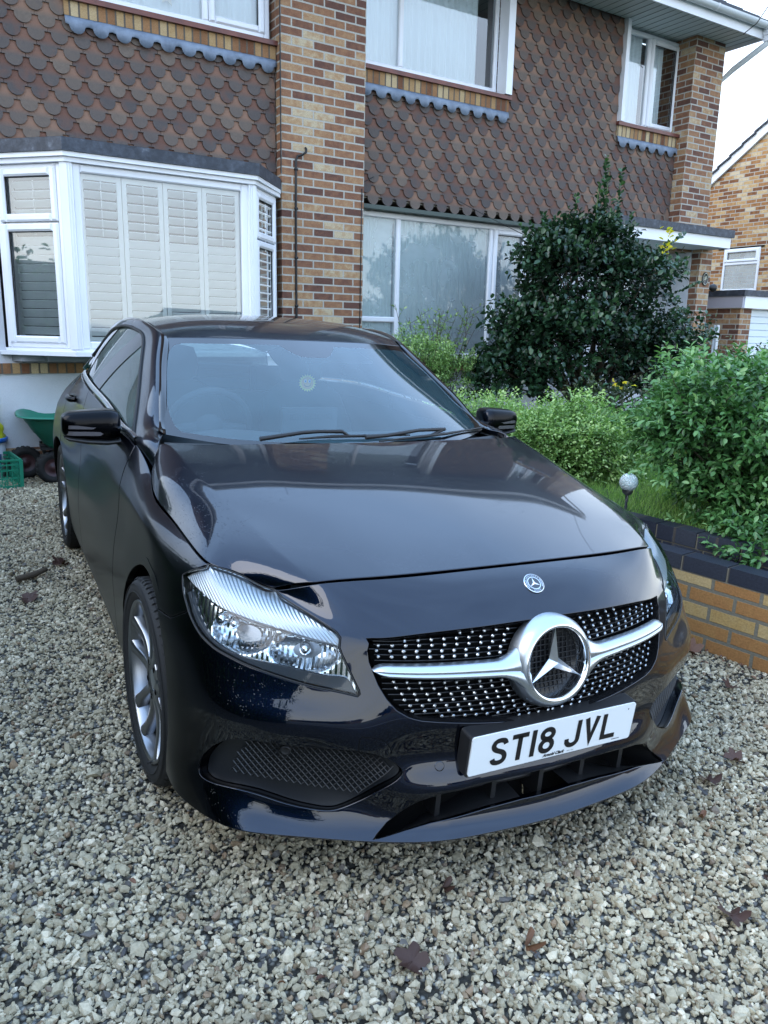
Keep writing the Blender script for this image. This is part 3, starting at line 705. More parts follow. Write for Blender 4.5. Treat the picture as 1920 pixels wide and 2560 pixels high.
def strip_wall(M, poly, d0, d1, name, mats, parent, mirror=True, closed=True):
    pl = resample(M, poly, .012, closed); A = np.array(pl); P, N = M.ev(A[:, 0], A[:, 1]); r = []
    G = np.stack([P+N*d0, P+N*d1], 1)
    if closed: G = np.concatenate([G, G[:1]])
    for s in ((-1, 1) if mirror else (1,)):
        b = MB(); b.grid(G*[s, 1, 1]); r.append(b.build(name, mats, parent))
    return r
# ---- badge text helper
def text2d(txt, size=1., shear=0., space=1., offset=0.):
    cu = bpy.data.curves.new('t', 'FONT'); cu.body = txt; cu.size = size; cu.shear = shear; cu.space_character = space; cu.offset = offset
    cu.align_x = 'CENTER'; cu.resolution_u = 4
    o = bpy.data.objects.new('t', cu); me = o.to_mesh(); vs = [(v.co.x, v.co.y) for v in me.vertices]; fs = [tuple(p.vertices) for p in me.polygons]
    o.to_mesh_clear(); bpy.data.objects.remove(o); bpy.data.curves.remove(cu)
    return vs, fs
# ---- grille
panel(MB_, [(0, 8)]+GR[1:], 'grille_backing', M_DARK, CAR, mode='merge', flange=False, off=-.045, step=.04)
M_GLOSSB = mat('grille_black', (.008, .008, .009), .22)
g = MB(); gp = np.array(GR); gpoly = [tuple(q) for q in gp]
def ing_(x, z, m=0.):
    try: u, v = MB_.front(max(x, 0), z)
    except Exception: return None
    return (u, v)
cache = {}
def surf_at(x, z):
    s = 1 if x >= 0 else -1; h = MB_.bvh().ray_cast(Vector((abs(x), -1, z)), Vector((0, 1, 0)))
    if h[0] is None: return None
    u, v = MB_.uv_at(h[0], h[2])
    P, N = MB_.ev(u, v); return (u, v), Vector(P*[s, 1, 1]), Vector(N*[s, 1, 1])
RC = surf_at(0, .603); RCP = RC[1]; RN = Vector((0, -1, .17)).normalized(); RR, RU, RN = frame_at(RCP, RN)
def barz(x): return .603+.009*abs(x)/.46
def in_gr(x, z, mg=0.004):
    s = surf_at(x, z)
    if s is None: return None
    ok = pin(gpoly, np.array([[max(s[0][0], .01), s[0][1]]]))[0]
    return s if ok else None
studs = MB(); bars = MB()
def hexstud(P, N, r=.0050):
    R, U, N = frame_at(P, N); vs = []
    for rr, t in ((r*.55, -.022), (r*.55, -.004), (r, -.003), (r*.95, 0), (r*.45, .002)):
        for k in range(6):
            a = math.pi/3*k; vs.append(P+R*(rr*math.cos(a))+U*(rr*math.sin(a))+N*t)
    fs = [(i*6+k, i*6+(k+1) % 6, (i+1)*6+(k+1) % 6, (i+1)*6+k) for i in range(4) for k in range(6)] + [tuple(range(24, 30))]
    studs.add(vs, fs)
for sgn in (-1, 1):
    for half in (1, -1):
        for j in range(0, 11):
            for k in range(-3, 19):
                x0 = .450-.0305*k+(0 if j % 2 == 0 else .004)
                f = min(1, max(0, (.45-x0)/.33))
                dz = .0138*j
                sh = (.05+.5*f) if half > 0 else .62-.1*f
                x = x0-sh*dz; z = barz(x)+half*(.0275+.006*f+dz)
                if x < -.02 and j < 99: continue
                if (x*x+(z-.603)**2)**.5 < .126: continue
                s = in_gr(sgn*x, z)
                s2 = in_gr(sgn*(x+.007), z+half*.006)
                if s is None or s2 is None: continue
                hexstud(s[1]-s[2]*.012, s[2])
for z in np.arange(.475, .705, .0128):
    for sgn in (-1, 1):
        run = []
        for x in np.linspace(0, .47, 40):
            s = in_gr(sgn*x, z)
            if s is not None: run.append(s[1]-s[2]*.030)
        if len(run) > 2: bars.tube(run, .0026, 5)
M_STUD = mat('stud_chrome', (.36, .38, .40), .25, metal=1.)
bars.add(studs.v, studs.f, 1); bars.build('grille_insert', [M_GLOSSB, M_STUD], CAR)
strip_wall(MB_, GR, .0, -.045, 'grille_surround', M_GLOSSB, CAR, closed=False)
# ---- cross bar and star ring
for sgn in (-1, 1):
    rows = []
    for t in np.linspace(0, 1, 40):
        x = .466-(.466-.085)*t; h = .0125+.008*t + .046*max(0, (.165-x)/.08)**1.8
        tip = min(1, t*14)**.5; z0 = barz(x)
        prof = []
        for dz, do in ((1, -.012), (1, .002), (.8, .010), (.3, .0155), (-.05, .0165), (-.10, .0135), (-.16, .0135), (-.22, .0185), (-.6, .019), (-.92, .012), (-1, .0), (-1, -.012)):
            s = surf_at(x, z0+dz*h*tip); P = s[1]; prof.append((sgn*P.x, P.y-do*(.5+.5*tip)-.004-.012*max(0, t-.6), P.z))
        rows.append(prof)
    b = MB(); b.grid(np.array(rows), flip=(sgn > 0)); b.build('grille_blade', M_SATIN, CAR)
def rf(r, a, t): return RCP+RR*(r*math.cos(a))+RU*(r*math.sin(a))+RN*t
b = MB(); b.lathe([(.122, -.03), (.119, .0), (.113, .014), (.1065, .023), (.1005, .0265)], rf, 64); b.build('star_collar', M_SATIN, CAR)
b = MB(); b.lathe([(.1005, .0268), (.0985, .0285), (.095, .0285), (.0915, .026), (.0885, .018), (.088, -.02)], rf, 64); ring = b.build('star_ring', M_CHROME, CAR)
b = MB(); b.lathe([(.088, -.012), (.06, -.016), (.0, -.017)], rf, 48)
b.build('star_dish', M_GLOSSB, CAR)
b = MB()
for i in range(-5, 6):
    q = (.085**2-(i*.014)**2)**.5
    b.tube([rf(0, 0, 0)+RR*(-q)+RU*(i*.014)-RN*.013, RCP+RR*q+RU*(i*.014)-RN*.013], .0018, 4); b.tube([RCP+RU*(-q)+RR*(i*.014)-RN*.013, RCP+RU*q+RR*(i*.014)-RN*.013], .0018, 4)
b.build('dish_mesh', M_PLAST, CAR)
def star(b, C, R, U, N, r, wd, hc, ht, mi=0, rot=0):
    for k in range(3):
        a = math.pi/2+rot+k*2*math.pi/3; d = R*math.cos(a)+U*math.sin(a); s = N.cross(d)
        a1 = a+math.pi/3; a2 = a-math.pi/3; v1 = R*math.cos(a1)+U*math.sin(a1); v2 = R*math.cos(a2)+U*math.sin(a2)
        top = C+N*hc; tip = C+d*r+N*ht; l = C+v1*wd; rr = C+v2*wd
        b.add([top, l, tip, rr, C+d*r], [(0, 2, 1), (0, 3, 2), (1, 2, 4), (3, 4, 2)], mi)
b = MB(); star(b, RCP+RN*.004, RR, RU, RN, .0905, .0165, .020, .010); b.build('star_emblem', mat('star_silver', (.80, .82, .84), .32, metal=1.), CAR)
# ---- round badge on the nose
BP, BN = rayreal(MB_, 1334, 1459); BP = Vector((0, BP.y, BP.z)); BN = Vector((0, BN.y, BN.z)).normalized(); BR, BU, BN = frame_at(BP, BN)
def bf(r, a, t): return BP+BR*(r*math.cos(a))+BU*(r*math.sin(a))+BN*t
M_BLUEB = mat('badge_enamel', (.006, .008, .016), .15, coat=1.)
b = MB(); b.lathe([(.0295, 0), (.0295, .0022), (.0285, .003), (.0, .003)], bf, 48, 0); b.lathe([(.0275, .0032), (.0195, .0032)], bf, 48, 1)
b.lathe([(.0192, .0034), (.0176, .0034)], bf, 48, 0); b.lathe([(.0174, .0033), (.0, .0033)], bf, 48, 1)
star(b, BP+BN*.0034, BR, BU, BN, .0172, .0032, .0016, .0004, 0)
def arctext(b, txt, r, ac, size, bottom=False, mi=0):
    n = len(txt); st = size*.95/r
    for i, ch in enumerate(txt):
        vs, fs = text2d(ch, size); o = (i-(n-1)/2)*st
        a = ac-o if not bottom else ac+o
        rad = BR*math.cos(a)+BU*math.sin(a); tan = BN.cross(rad)
        if bottom: X_, Y_ = tan, -rad; r0 = r+size*.35
        else: X_, Y_ = -tan, rad; r0 = r-size*.35
        b.add([BP+rad*r0+X_*x+Y_*y+BN*.0035 for x, y in vs], fs, mi)
arctext(b, 'MERCEDES', .0235, math.pi/2, .0062); arctext(b, 'BENZ', .0235, -math.pi/2, .0062, True)
for s in (-1, 1):
    for k in range(7):
        a = math.pi/2+s*(1.15+k*.155); p = bf(.0235, a, .0035); rad = BR*math.cos(a)+BU*math.sin(a); tn = BN.cross(rad)
        b.add([p+tn*.0012, p+rad*.0024+tn*.0, p-tn*.0012, p-rad*.0024], [(0, 1, 2, 3)], 0)
b.build('badge', [M_CHROME, M_BLUEB], CAR)
# ---- number plate
NP = Vector((0, -.021, .409)); tl = -.1076
NU = Vector((0, math.sin(tl), math.cos(tl))); NR = Vector((1, 0, 0)); NN_ = NR.cross(NU).normalized()
def npf(x, y, t): return NP+NR*x+NU*y+NN_*t
def rrect(w, h, r, n=5):
    o = []
    for cx, cy, a0 in ((w-r, h-r, 0), (-w+r, h-r, 90), (-w+r, -h+r, 180), (w-r, -h+r, 270)):
        for k in range(n+1):
            a = math.radians(a0+90*k/n); o.append((cx+r*math.cos(a), cy+r*math.sin(a)))
    return o
b = MB(); b.prism(rrect(.266, .0590, .010), lambda x, y, t: npf(x, y-.001, t), -.045, -.003); b.build('plate_holder', M_PLAST, CAR)
M_PLATE = mat('plate_white', (.74, .77, .78), .25, coat=.5)
b = MB(); b.prism(rrect(.26, .0555, .008), npf, -.003, .001)
plate = b.build('number_plate', M_PLATE, CAR)
M_INK = mat('plate_ink', (.006, .006, .008), .35)
ink = MB()
def stroke(pts, w=.014, closed=False):
    P = [Vector((p[0], p[1])) for p in pts]; n = len(P); L_, R_ = [], []
    for i in range(n):
        a = P[i-1] if i > 0 or closed else None; c = P[(i+1) % n] if i < n-1 or closed else None
        d1 = (P[i]-a).normalized() if a is not None else None; d2 = (c-P[i]).normalized() if c is not None else None
        if d1 is None: d1 = d2
        if d2 is None: d2 = d1
        m = (d1+d2).normalized(); nn = Vector((-m.y, m.x)); k = 1/max(.35, nn.dot(Vector((-d1.y, d1.x))))
        L_.append(P[i]+nn*w/2*k); R_.append(P[i]-nn*w/2*k)
    vs = [npf(q.x, q.y, .0018) for q in L_]+[npf(q.x, q.y, .0018) for q in R_]
    m = n if closed else n-1
    ink.add(vs, [(i, n+i, n+(i+1) % n, (i+1) % n) for i in range(m)])
def qarc(cx, cy, rx, ry, a0, a1, n=7): return [(cx+rx*math.cos(math.radians(a0+(a1-a0)*k/n)), cy+ry*math.sin(math.radians(a0+(a1-a0)*k/n))) for k in range(n+1)]
W_, H_ = .050, .079; hw = .007
def glyph(ch, x0):
    l, r, bt, tp, mid = x0+hw, x0+W_-hw, -H_/2+hw, H_/2-hw, 0.001
    if ch == 'S':
        c = (l+r)/2
        stroke(smooth_poly([(r, tp-.013), (r-.005, tp-.0035), (c, tp), (l+.005, tp-.0035), (l, tp-.015), (l+.006, mid+.0065), (c, mid), (r-.006, mid-.0065), (r, bt+.015), (r-.005, bt+.0035), (c, bt), (l+.005, bt+.0035), (l, bt+.013)], 4))
    elif ch == 'T': stroke([(x0+.000, tp), (x0+W_, tp)]); stroke([(x0+W_/2, tp), (x0+W_/2, -H_/2)])
    elif ch == '1': stroke([(x0+.007, -H_/2), (x0+.007, H_/2)])
    elif ch == '8':
        c = (l+r)/2; rx = (r-l)/2
        stroke(qarc(c, .0185, rx-.001, .0140, 0, 360, 20)[:-1], closed=True); stroke(qarc(c, -.0155, rx, .0170, 0, 360, 20)[:-1], closed=True)
    elif ch == 'J': stroke([(r, H_/2), (r, bt+.014)] + qarc(r-.0175, bt+.0155, .0175, .0155, 0, -180, 12)[1:] + [(r-.035, bt+.021)])
    elif ch == 'V': stroke([(x0+.0065, H_/2), (x0+W_/2, -H_/2+.010), (x0+W_-.0065, H_/2)], .0145)
    elif ch == 'L': stroke([(l, H_/2), (l, bt), (x0+W_, bt)])
xp = -.201
for ch in 'ST18 JVL':
    if ch == ' ': xp += .033-.011; continue
    glyph(ch, xp); xp += (.014 if ch == '1' else W_)+.011
vs, fs = text2d('Arnold Clark', .0125, .35, 1.0, .0006); ink.add([npf(x-.0, y-.0505, .0018) for x, y in vs], fs)
vs, fs = text2d('BSAU 145d', .0045); ink.add([npf(x+.055, y-.050, .0018) for x, y in vs], fs)
ink.add([npf(x, y, .0018) for x, y in ((.195, -.0475), (.222, -.0475), (.222, -.0455), (.195, -.0455))], [(0, 1, 2, 3)])
ink.add([npf(.235+.0022*math.cos(a), .040+.0022*math.sin(a), .0018) for a in np.linspace(0, 6.28, 9)[:-1]], [tuple(range(8))])
o = ink.build('plate_lettering', M_INK, None); o.data.transform(CAR_INV); o.parent = plate
# ---- lower intake and side air grilles
panel(MB_, INT, 'intake_backing', M_DARK, CAR, mode='merge', flange=False, off=-.10, step=.05)
b = MB()
strip_wall(MB_, INT[1:-1], -.01, -.1, 'intake_duct', M_PLAST, CAR, closed=False)
for x in (-.30, -.145, .0, .145, .30):
    s0 = surf_at(x, .235); s1 = surf_at(x, .305)
    if s0 and s1:
        y0 = max(s0[1].y, s1[1].y)
        b.add([(x-.007, y0+.035, .215), (x+.007, y0+.035, .215), (x+.007, y0+.03, .32), (x-.007, y0+.03, .32), (x-.007, y0+.11, .215), (x+.007, y0+.11, .215), (x+.007, y0+.11, .32), (x-.007, y0+.11, .32)],
              [(0,1,2,3), (4,7,6,5), (0,4,5,1), (1,5,6,2), (2,6,7,3), (3,7,4,0)])
for zz, dd in ((.262, .075),):
    rr_ = []
    for x in np.linspace(-.36, .36, 30):
        s = surf_at(x, zz); rr_.append((x, s[1].y+dd, zz))
    b.tube(rr_, .008, 6)
b.build('intake_vanes', M_PLAST, CAR)
M_MESH = mat('mesh_plastic', (.008, .009, .011), .4)
panel(MB_, FOG, 'side_grille_pan', M_MESH, CAR, mode='mirror', flange=False, off=-.028, step=.03)
strip_wall(MB_, FOG, -.01, -.03, 'side_grille_wall', M_PAINT, CAR)
fm = [MB_.px(*Z4(*q)) for q in [(470,1480),(520,1380),(600,1285),(700,1272),(1000,1315),(1390,1350),(1560,1395),(1640,1460),(1400,1640),(1270,1690),(1100,1665),(900,1640),(700,1590),(520,1540)]]
fa = np.array(fm); ulo, uhi = fa[:, 0].min(), fa[:, 0].max(); vlo, vhi = fa[:, 1].min(), fa[:, 1].max()
for sgn in (-1, 1):
    b = MB()
    zs = np.arange(.24, .50, .0088); xs = np.arange(.36, .90, .0155)
    def node(i, j):
        x = xs[0]+(i+(.5 if j % 2 else 0))*.0155; z = zs[0]+j*.0088+x*.10
        s = surf_at(x, z)
        if s is None: return None
        if not pin(fm, np.array([s[0]]))[0]: return None
        P = s[1]-s[2]*.018; return Vector((sgn*P.x, P.y, P.z))
    ng = {(i, j): node(i, j) for i in range(len(xs)) for j in range(len(zs))}
    for (i, j), p in ng.items():
        if p is None: continue
        for q in ((i+(1 if j % 2 else 0), j+1), (i-(0 if j % 2 else 1), j+1)):
            r2 = ng.get(q)
            if r2 is not None: b.tube([p, r2], .0017, 4, caps=False, smooth=False)
    b.build('side_grille_mesh', M_MESH, CAR)
sp = surf_at(-.66, .40)
b = MB(); R1, U1, N1 = frame_at(sp[1], sp[2]); 
def sf(r, a, t): return sp[1]+R1*(r*math.cos(a))+U1*(r*math.sin(a))+N1*t
b.lathe([(.013, -.03), (.013, -.008), (.011, -.006), (.0095, -.008), (.0, -.007)], sf, 20); b.build('parking_sensor', M_PLAST, CAR)
for qx in (1100, 0):
    pass
sp2 = rayreal(MB_, *Z5(440, 950))
b = MB(); R2, U2, N2 = frame_at(*sp2); b.lathe([(.0125, .0005), (.0118, .0012), (.009, .0008), (0, .0008)], lambda r, a, t: sp2[0]+R2*(r*math.cos(a))+U2*(r*math.sin(a))+N2*t, 20); b.build('parking_sensor', M_PAINT, CAR)
# tow-eye cover: a rounded seam
tp_ = [rayreal(MB_, *Z4(x, y)) for x, y in ((1385,1335),(1385,1290),(1392,1250),(1410,1236),(1460,1240),(1520,1250),(1565,1270),(1595,1310),(1605,1345))]
b = MB(); b.tube([p+n_*.0002 for p, n_ in tp_], .0013, 5); b.build('tow_cover_seam', M_DARK, CAR)
# ---- headlights
DIV = [MB_.px(*Z4(*q)) for q in [(207,158),(250,215),(300,262),(400,345),(480,388),(570,422),(690,465),(800,500),(950,548),(1080,588),(1180,615),(1252,640)]]
DIVs = smooth_poly(DIV, 3)
kin = split_at(hl_in, DIV[-1])
upper = DIVs + list(reversed(hl_in[:kin])) + list(reversed(hl_up)) + list(reversed(hl_top))[:-1] if False else DIVs + [hl_in[k] for k in range(kin-1, -1, -1)] + list(reversed(hl_up)) + list(reversed(hl_top))[:-1]
M_LIGHTBOX = mat('headlight_housing', (.20, .22, .25), .28, metal=.6)
m = mat('indicator_reflector', (.60, .64, .68), .32, metal=.9); nb = NB(m); v = nb.uv(kind='Object', scale=(1, 1, 1), rot=(0, .9, .35))
wv = nb.n('TexWave', Scale=46., Distortion=.3); nb.t.links.new(v, wv.inputs['Vector']); wv.bands_direction = 'X'; nb.bump(wv.outputs['Fac'], .55, .003)
M_RIB = m
panel(MB_, HL, 'headlight_bucket', M_LIGHTBOX, CAR, mode='mirror', flange=False, off=-.060, step=.03)
strip_wall(MB_, low_s[2:], -.003, -.06, 'headlight_wall', M_PLAST, CAR, closed=False)
panel(MB_, upper, 'indicator_strip', M_RIB, CAR, mode='mirror', off=-.010, depth=.03, step=.015)
M_REFL = mat('reflector', (.62, .64, .66), .06, metal=1.)
M_BULB = mat('bulb_glass', (.8, .85, .9), .03, trans=.0, coat=1., spec=1.)
low_poly = DIVs + hl_in[kin:] + low_s[::-1][::-1] if False else None
AX = Vector((-.30, -.95, .06)).normalized()
BW = [(575, 520), (1005, 655)]
BC = []
for q in BW:
    u, v = MB_.px(*Z4(*q)); P, N = MB_.ev(u, v); BC.append((P, N))
def dish(P3):
    o = np.zeros(len(P3))
    for (c, n) in BC:
        d = P3-c; t = np.cross(n, [0, 0, 1.]); t /= np.linalg.norm(t); w = np.cross(t, n)
        r2 = (d@t/.088)**2+(d@w/.052)**2; o = np.minimum(o, -.046*np.clip(1-r2, 0, 1)**.65)
    return o
for sgn in (-1, 1):
    ax = Vector((AX.x if sgn < 0 else -AX.x, AX.y, AX.z))
    for (qx, qy, rr_, nm) in ((520, 470, .013, 'bulb_shield'), (1010, 650, .015, 'bulb_shield'), (430, 440, .017, 'indicator_bulb')):
        u, v = MB_.px(*Z4(qx, qy)); P, N = MB_.ev(u, v); C0 = Vector((P-N*.028)*[sgn, 1, 1]); R, U, N3_ = frame_at(C0, ax)
        b = MB(); b.lathe([(0, .010), (rr_*.6, .008), (rr_*.95, .0), (rr_, -.010), (rr_*.8, -.035)], lambda r, a, t: C0+R*(r*math.cos(a))+U*(r*math.sin(a))+N3_*t, 24); b.build(nm, M_CHROME, CAR)
# bezel filling between the bowls
def poly_minus():
    A = DIVs[::-1]; Bq = low_s[::-1]
    return None
lowhalf = DIVs + hl_in[kin+1:] + low_s[1:-1]
m = mat('reflector_facets', (.60, .63, .66), .13, metal=1.); nb = NB(m); v = nb.uv(kind='Object', rot=(0, 0, .5)); wv = nb.n('TexWave', Scale=24.); wv.wave_profile = 'TRI'; nb.t.links.new(v, wv.inputs['Vector']); nb.bump(wv.outputs['Fac'], .22, .005); M_FACET = m
panel(MB_, lowhalf, 'headlight_reflector', M_FACET, CAR, mode='mirror', off=-.020, depth=.01, step=.008, dfun=dish)
skin_in = [MB_.px(*Z4(*q)) for q in [(238,250),(262,350),(305,455),(370,555),(450,622),(600,692),(800,738),(1000,790),(1180,828),(1290,838),(1335,880)]]
ki = split_at(low_s, MB_.px(*Z4(213, 250))); skirt = low_s[:ki]+smooth_poly(skin_in, 2)
panel(MB_, skirt, 'lamp_skirt', mat('smoked_band', (.05, .058, .07), .25), CAR, mode='mirror', off=-.010, depth=.01, step=.01)
panel(MB_, HL, 'headlight_lens', M_LENS, CAR, mode='mirror', depth=.004, gap=.0008, step=.02)
# dark rubber edge round the lens
for s in (-1, 1):
    A = np.array(resample(MB_, HL, .012)); P, N = MB_.ev(A[:, 0], A[:, 1]); b = MB(); P = P*[s, 1, 1]; b.tube([tuple(q) for q in P]+[tuple(P[0])], .0022, 6); b.build('headlight_seal', M_SEAL, CAR)
# ---- door mirrors
for s in (-1, 1):
    t = CAR
    def sup(cx, cy, cz, rx, ry, rz, e, nx=20, ny=28, shape=None):
        V = []
        for i in range(nx+1):
            ph = -math.pi/2+math.pi*i/nx; row = []
            for k in range(ny):
                th = 2*math.pi*k/ny; c = lambda a, p: math.copysign(abs(math.cos(a))**p, math.cos(a)); sn = lambda a, p: math.copysign(abs(math.sin(a))**p, math.sin(a))
                x = c(ph, e)*c(th, e); y = c(ph, e)*sn(th, e); z = sn(ph, e)
                q = [x, y, z]
                if shape: q = shape(*q)
                row.append((cx+rx*q[0], cy+ry*q[1], cz+rz*q[2]))
            row.append(row[0]); V.append(row)
        return np.array(V)
    # housing: x 0 = inner end, grows outwards; front (towards -y) bulges
    def shp(x, y, z):
        out_ = (x+1)/2                      # 0 inner .. 1 outer
        zz = z*(1-.16*out_)-(.10*out_ if z > 0 else -.04*out_)
        yy = y*(1-.30*out_) + .38*out_ - (.20*(1-z*z) if y < 0 else 0)
        return (x, yy, zz)
    V = sup(.912, 1.655, 1.003, .102, .060, .062, .42, shape=shp)
    V[..., 0] *= s
    b = MB(); b.grid(V, flip=(s > 0)); hs = b.build('mirror_housing', M_PAINT, CAR)
    # base arm
    b = MB(); P = []
    for x, zc, hh, yy in ((.765, .948, .010, .050), (.80, .946, .013, .052), (.86, .940, .014, .052), (.93, .944, .013, .050), (.99, .952, .010, .040), (1.005, .958, .004, .03)):
        ring_ = [(s*x, 1.65+yy*math.cos(a)+.02*(x-.8)*3, zc+hh*math.sin(a)) for a in np.linspace(0, 2*math.pi, 17)]; P.append(ring_)
    b.grid(np.array(P), flip=(s > 0)); b.build('mirror_base', M_PLAST, CAR)
    # indicator lens: two clear bars
    m1 = MB()
    for zc, x0, x1, hh in ((.998, .90, 1.006, .0065), (.975, .875, 1.008, .0075)):
        G_ = []
        for x in np.linspace(x0, x1, 14):
            o_ = (x-.81)/.204
            taper = min(1, (x-x0)/.012)**.5
            y = 1.655+.060*(-(1-.30*o_)*.97+.38*o_-.205)-.0006-(.0 if x < .99 else -(x-.99)*1.6)
            G_.append([(s*x, y, zc+hh*taper*k) for k in (-1, -.3, .4, 1)])
        m1.grid(np.array(G_), flip=(s > 0))
    m1.build('mirror_indicator', mat('clear_lens', (.07, .065, .07), .2, coat=1.), CAR)
# ---- door handles
for s in (-1, 1):
    for y in (2.42, 3.02):
        us = np.linspace(12, 18, 200); Pz, Nz = MB_.ev(us, np.full(200, 9.05)); k = int(np.argmin(abs(Pz[:, 1]-y))); P, N = Pz[k], Nz[k]
        b = MB(); pts = [(s*(P[0]+q*.9), P[1]+dy, P[2]+dz) for dy, dz, q in ((-.09, .004, .004), (-.07, .004, .028), (0, .004, .036), (.07, .004, .030), (.092, .004, .004))]
        b.tube(pts, [.011, .014, .015, .014, .010], 10); b.build('door_handle', M_PAINT, CAR)
        b = MB(); b.lathe([(.035, .001), (.025, .0015), (0, .0015)], lambda r, a, t: Vector((s*(P[0]+t*1.5), P[1]+r*1.1*math.cos(a), P[2]+r*.7*math.sin(a))), 20); b.build('handle_recess', M_DARK, CAR)
# ---- wipers
for (arm, blade) in ((((760,513),(905,490),(960,486),(1040,486)), ((895,503),(1010,494),(1120,492),(1275,489))), (((1120,506),(1200,498),(1300,481),(1390,477)), ((1170,511),(1290,497),(1400,484),(1530,466)))):
    b = MB(); pa_ = []
    for k, q in enumerate(arm):
        P, N = rayreal(MW_, *Z3(*q)); pa_.append(P+N*.024)
    b.tube(pa_, [.009, .0075, .007, .008], 6)
    pb_ = []
    for q in blade:
        P, N = rayreal(MW_, *Z3(*q)); pb_.append(P+N*.012)
    b.tube(pb_, [.003, .006, .006, .003], 6); b.tube([pa_[-1], (pb_[1]+pb_[2])/2], .006, 5)
    b.build('wiper', M_PLAST, CAR)
# cowl under the bonnet edge
b = MB(); P = []
for x in np.linspace(-.70, .70, 30):
    yy = 1.165+.14*(abs(x)/.7)**2.2; P.append([(x, yy-.02, .952), (x, yy+.035, .958), (x, yy+.07, .972+.002)])
b.grid(np.array(P)); b.build('cowl_panel', M_PLAST, CAR)
# ---- wheels
def wheel(cx, cy, sgn, steer=0.):
    w = bpy.data.objects.new('wheel', None); COL.objects.link(w); w.parent = CAR; w.empty_display_size = .1
    w.location = (cx, cy-2.2, .3185); w.rotation_euler = (0, 0, math.radians(steer))
    f = lambda r, a, t: Vector((sgn*t, r*math.cos(a), r*math.sin(a)))
    def add(b, nm, m): 
        o = b.build(nm, m, None); o.parent = w; return o
    b = MB(); b.lathe([(.238, -.10), (.262, -.112), (.292, -.116), (.310, -.104), (.318, -.085), (.3185, -.04), (.3185, .04), (.318, .085), (.310, .104), (.292, .114), (.268, .112), (.254, .100), (.246, .094)], f, 72)
    for k in range(72):   # tread blocks on the shoulder
        a = 2*math.pi*k/72
        b.add([f(.3197, a, .05), f(.3197, a+.05, .05), f(.3125, a+.05, .1035), f(.3125, a, .1035), f(.3197, a, .096), f(.3197, a+.05, .096)], [(0, 1, 5, 4), (4, 5, 2, 3)])
    for r_, t_ in ((.300, .1135), (.276, .1152)):
        b.lathe([(r_+.002, t_-.001), (r_, t_+.0012), (r_-.002, t_-.001)], f, 72)
    add(b, 'tyre', M_RUBBER)
    b = MB()
    b.lathe([(.2475, .094), (.2515, .100), (.2495, .106), (.243, .1055), (.237, .098), (.232, .07), (.226, .02), (.222, -.08), (.235, -.10)], f, 72)
    # five twin spokes
    for k in range(5):
        a0 = 2*math.pi*k/5+math.radians(90)
        for sd in (-1, 1):
            P = []
            for t in np.linspace(0, 1, 16):
                r = .048+(.240-.048)*t; ang = a0+sd*math.radians(11.5+ (3.5*math.sin(t*math.pi)) + 1.5*t) * (1-.0*t)
                if t < .2: ang = a0+sd*math.radians(22-(22-13.2)*(t/.2)**.6) 
                hwid = (.0185-.002*t)+(.008*max(0, (t-.82)/.18))
                dep = .083+.016*t-.012*math.sin(t*math.pi)
                c = Vector((0, r*math.cos(ang), r*math.sin(ang))); tg = Vector((0, -math.sin(ang), math.cos(ang)))
                row = []
                for q, dd in ((-1, -.030), (-1, -.004), (-.75, 0), (-.1, .0015) , (.1, .0015), (.75, 0), (1, -.004), (1, -.030)):
                    p = c+tg*(hwid*q); row.append((sgn*(dep+dd), p.y, p.z))
                P.append(row)
            b.grid(np.array(P), smooth=True, flip=(sgn < 0))
        # web joining a pair near the hub and a bridge near the rim
    b.lathe([(.072, .060), (.074, .078), (.062, .083), (.040, .081), (.034, .076), (.033, .070)], f, 48)
    b2 = MB(); b2.lathe([(.033, .071), (.031, .079), (.024, .081), (0, .0815)], f, 32); add(b2, 'centre_cap', M_SATIN)
    for k in range(5):
        a = 2*math.pi*k/5+math.radians(54); c = f(.056, a, 0)
        b.lathe([(.0095, .079), (.0095, .0835), (.006, .0845), (0, .0845)], lambda r, an, t, c=c: Vector((sgn*t, c.y+r*math.cos(an), c.z+r*math.sin(an))), 12, 1)
    add(b, 'rim', [M_RIM, M_DARK])
    b = MB(); b.lathe([(.145, .030), (.145, .045), (.075, .045), (.07, .06)], f, 48); add(b, 'brake_disc', mat('cast_iron', (.22, .20, .19), .4, metal=1.))
    b = MB(); b.lathe([(.222, -.02), (0, -.02)], f, 32); add(b, 'wheel_back', M_DARK)
    b = MB(); p = f(.243, math.radians(-112), .098); b.tube([p, p+Vector((sgn*.02, .006, -.004))], .0035, 6); add(b, 'tyre_valve', M_RUBBER)
M_RIM = mat('alloy_grey', (.27, .28, .30), .30, metal=1.)
wheel(-.768, FW, -1, 1.5); wheel(.768, FW, 1, 1.5); wheel(-.765, RW, -1); wheel(.765, RW, 1)
# ---- cabin
M_TRIM = mat('cabin_trim', (.055, .06, .065), .8); M_SEAT = mat('seat_cloth', (.05, .053, .058), .9); M_HEADL = mat('headlining', (.28, .29, .30), .9)
b = MB(); P = []
for x in np.linspace(-.70, .70, 21):
    hump = .02*math.exp(-((x+.37)/.16)**2)
    P.append([(x, 1.30, .93), (x, 1.50, .955+hump*.4), (x, 1.75, .945+hump), (x, 1.86, .90+hump), (x, 1.88, .72), (x, 1.80, .55)])
b.grid(np.array(P)); b.build('dashboard', M_TRIM, CAR)
b = MB(); b.box((-.135, 1.73, .945), (.115, 1.755, 1.055)); 
for k in range(26): b.box((-.10+k*.0075, 1.727, 1.005), (-.097+k*.0075, 1.7305, 1.03))
b.build('dash_display', mat('display_back', (.06, .065, .07), .4), CAR)
b = MB()
sw = Vector((-.37, 2.05, .93)); ax = Vector((0, .92, .38)).normalized(); R, U, N3_ = frame_at(sw, ax)
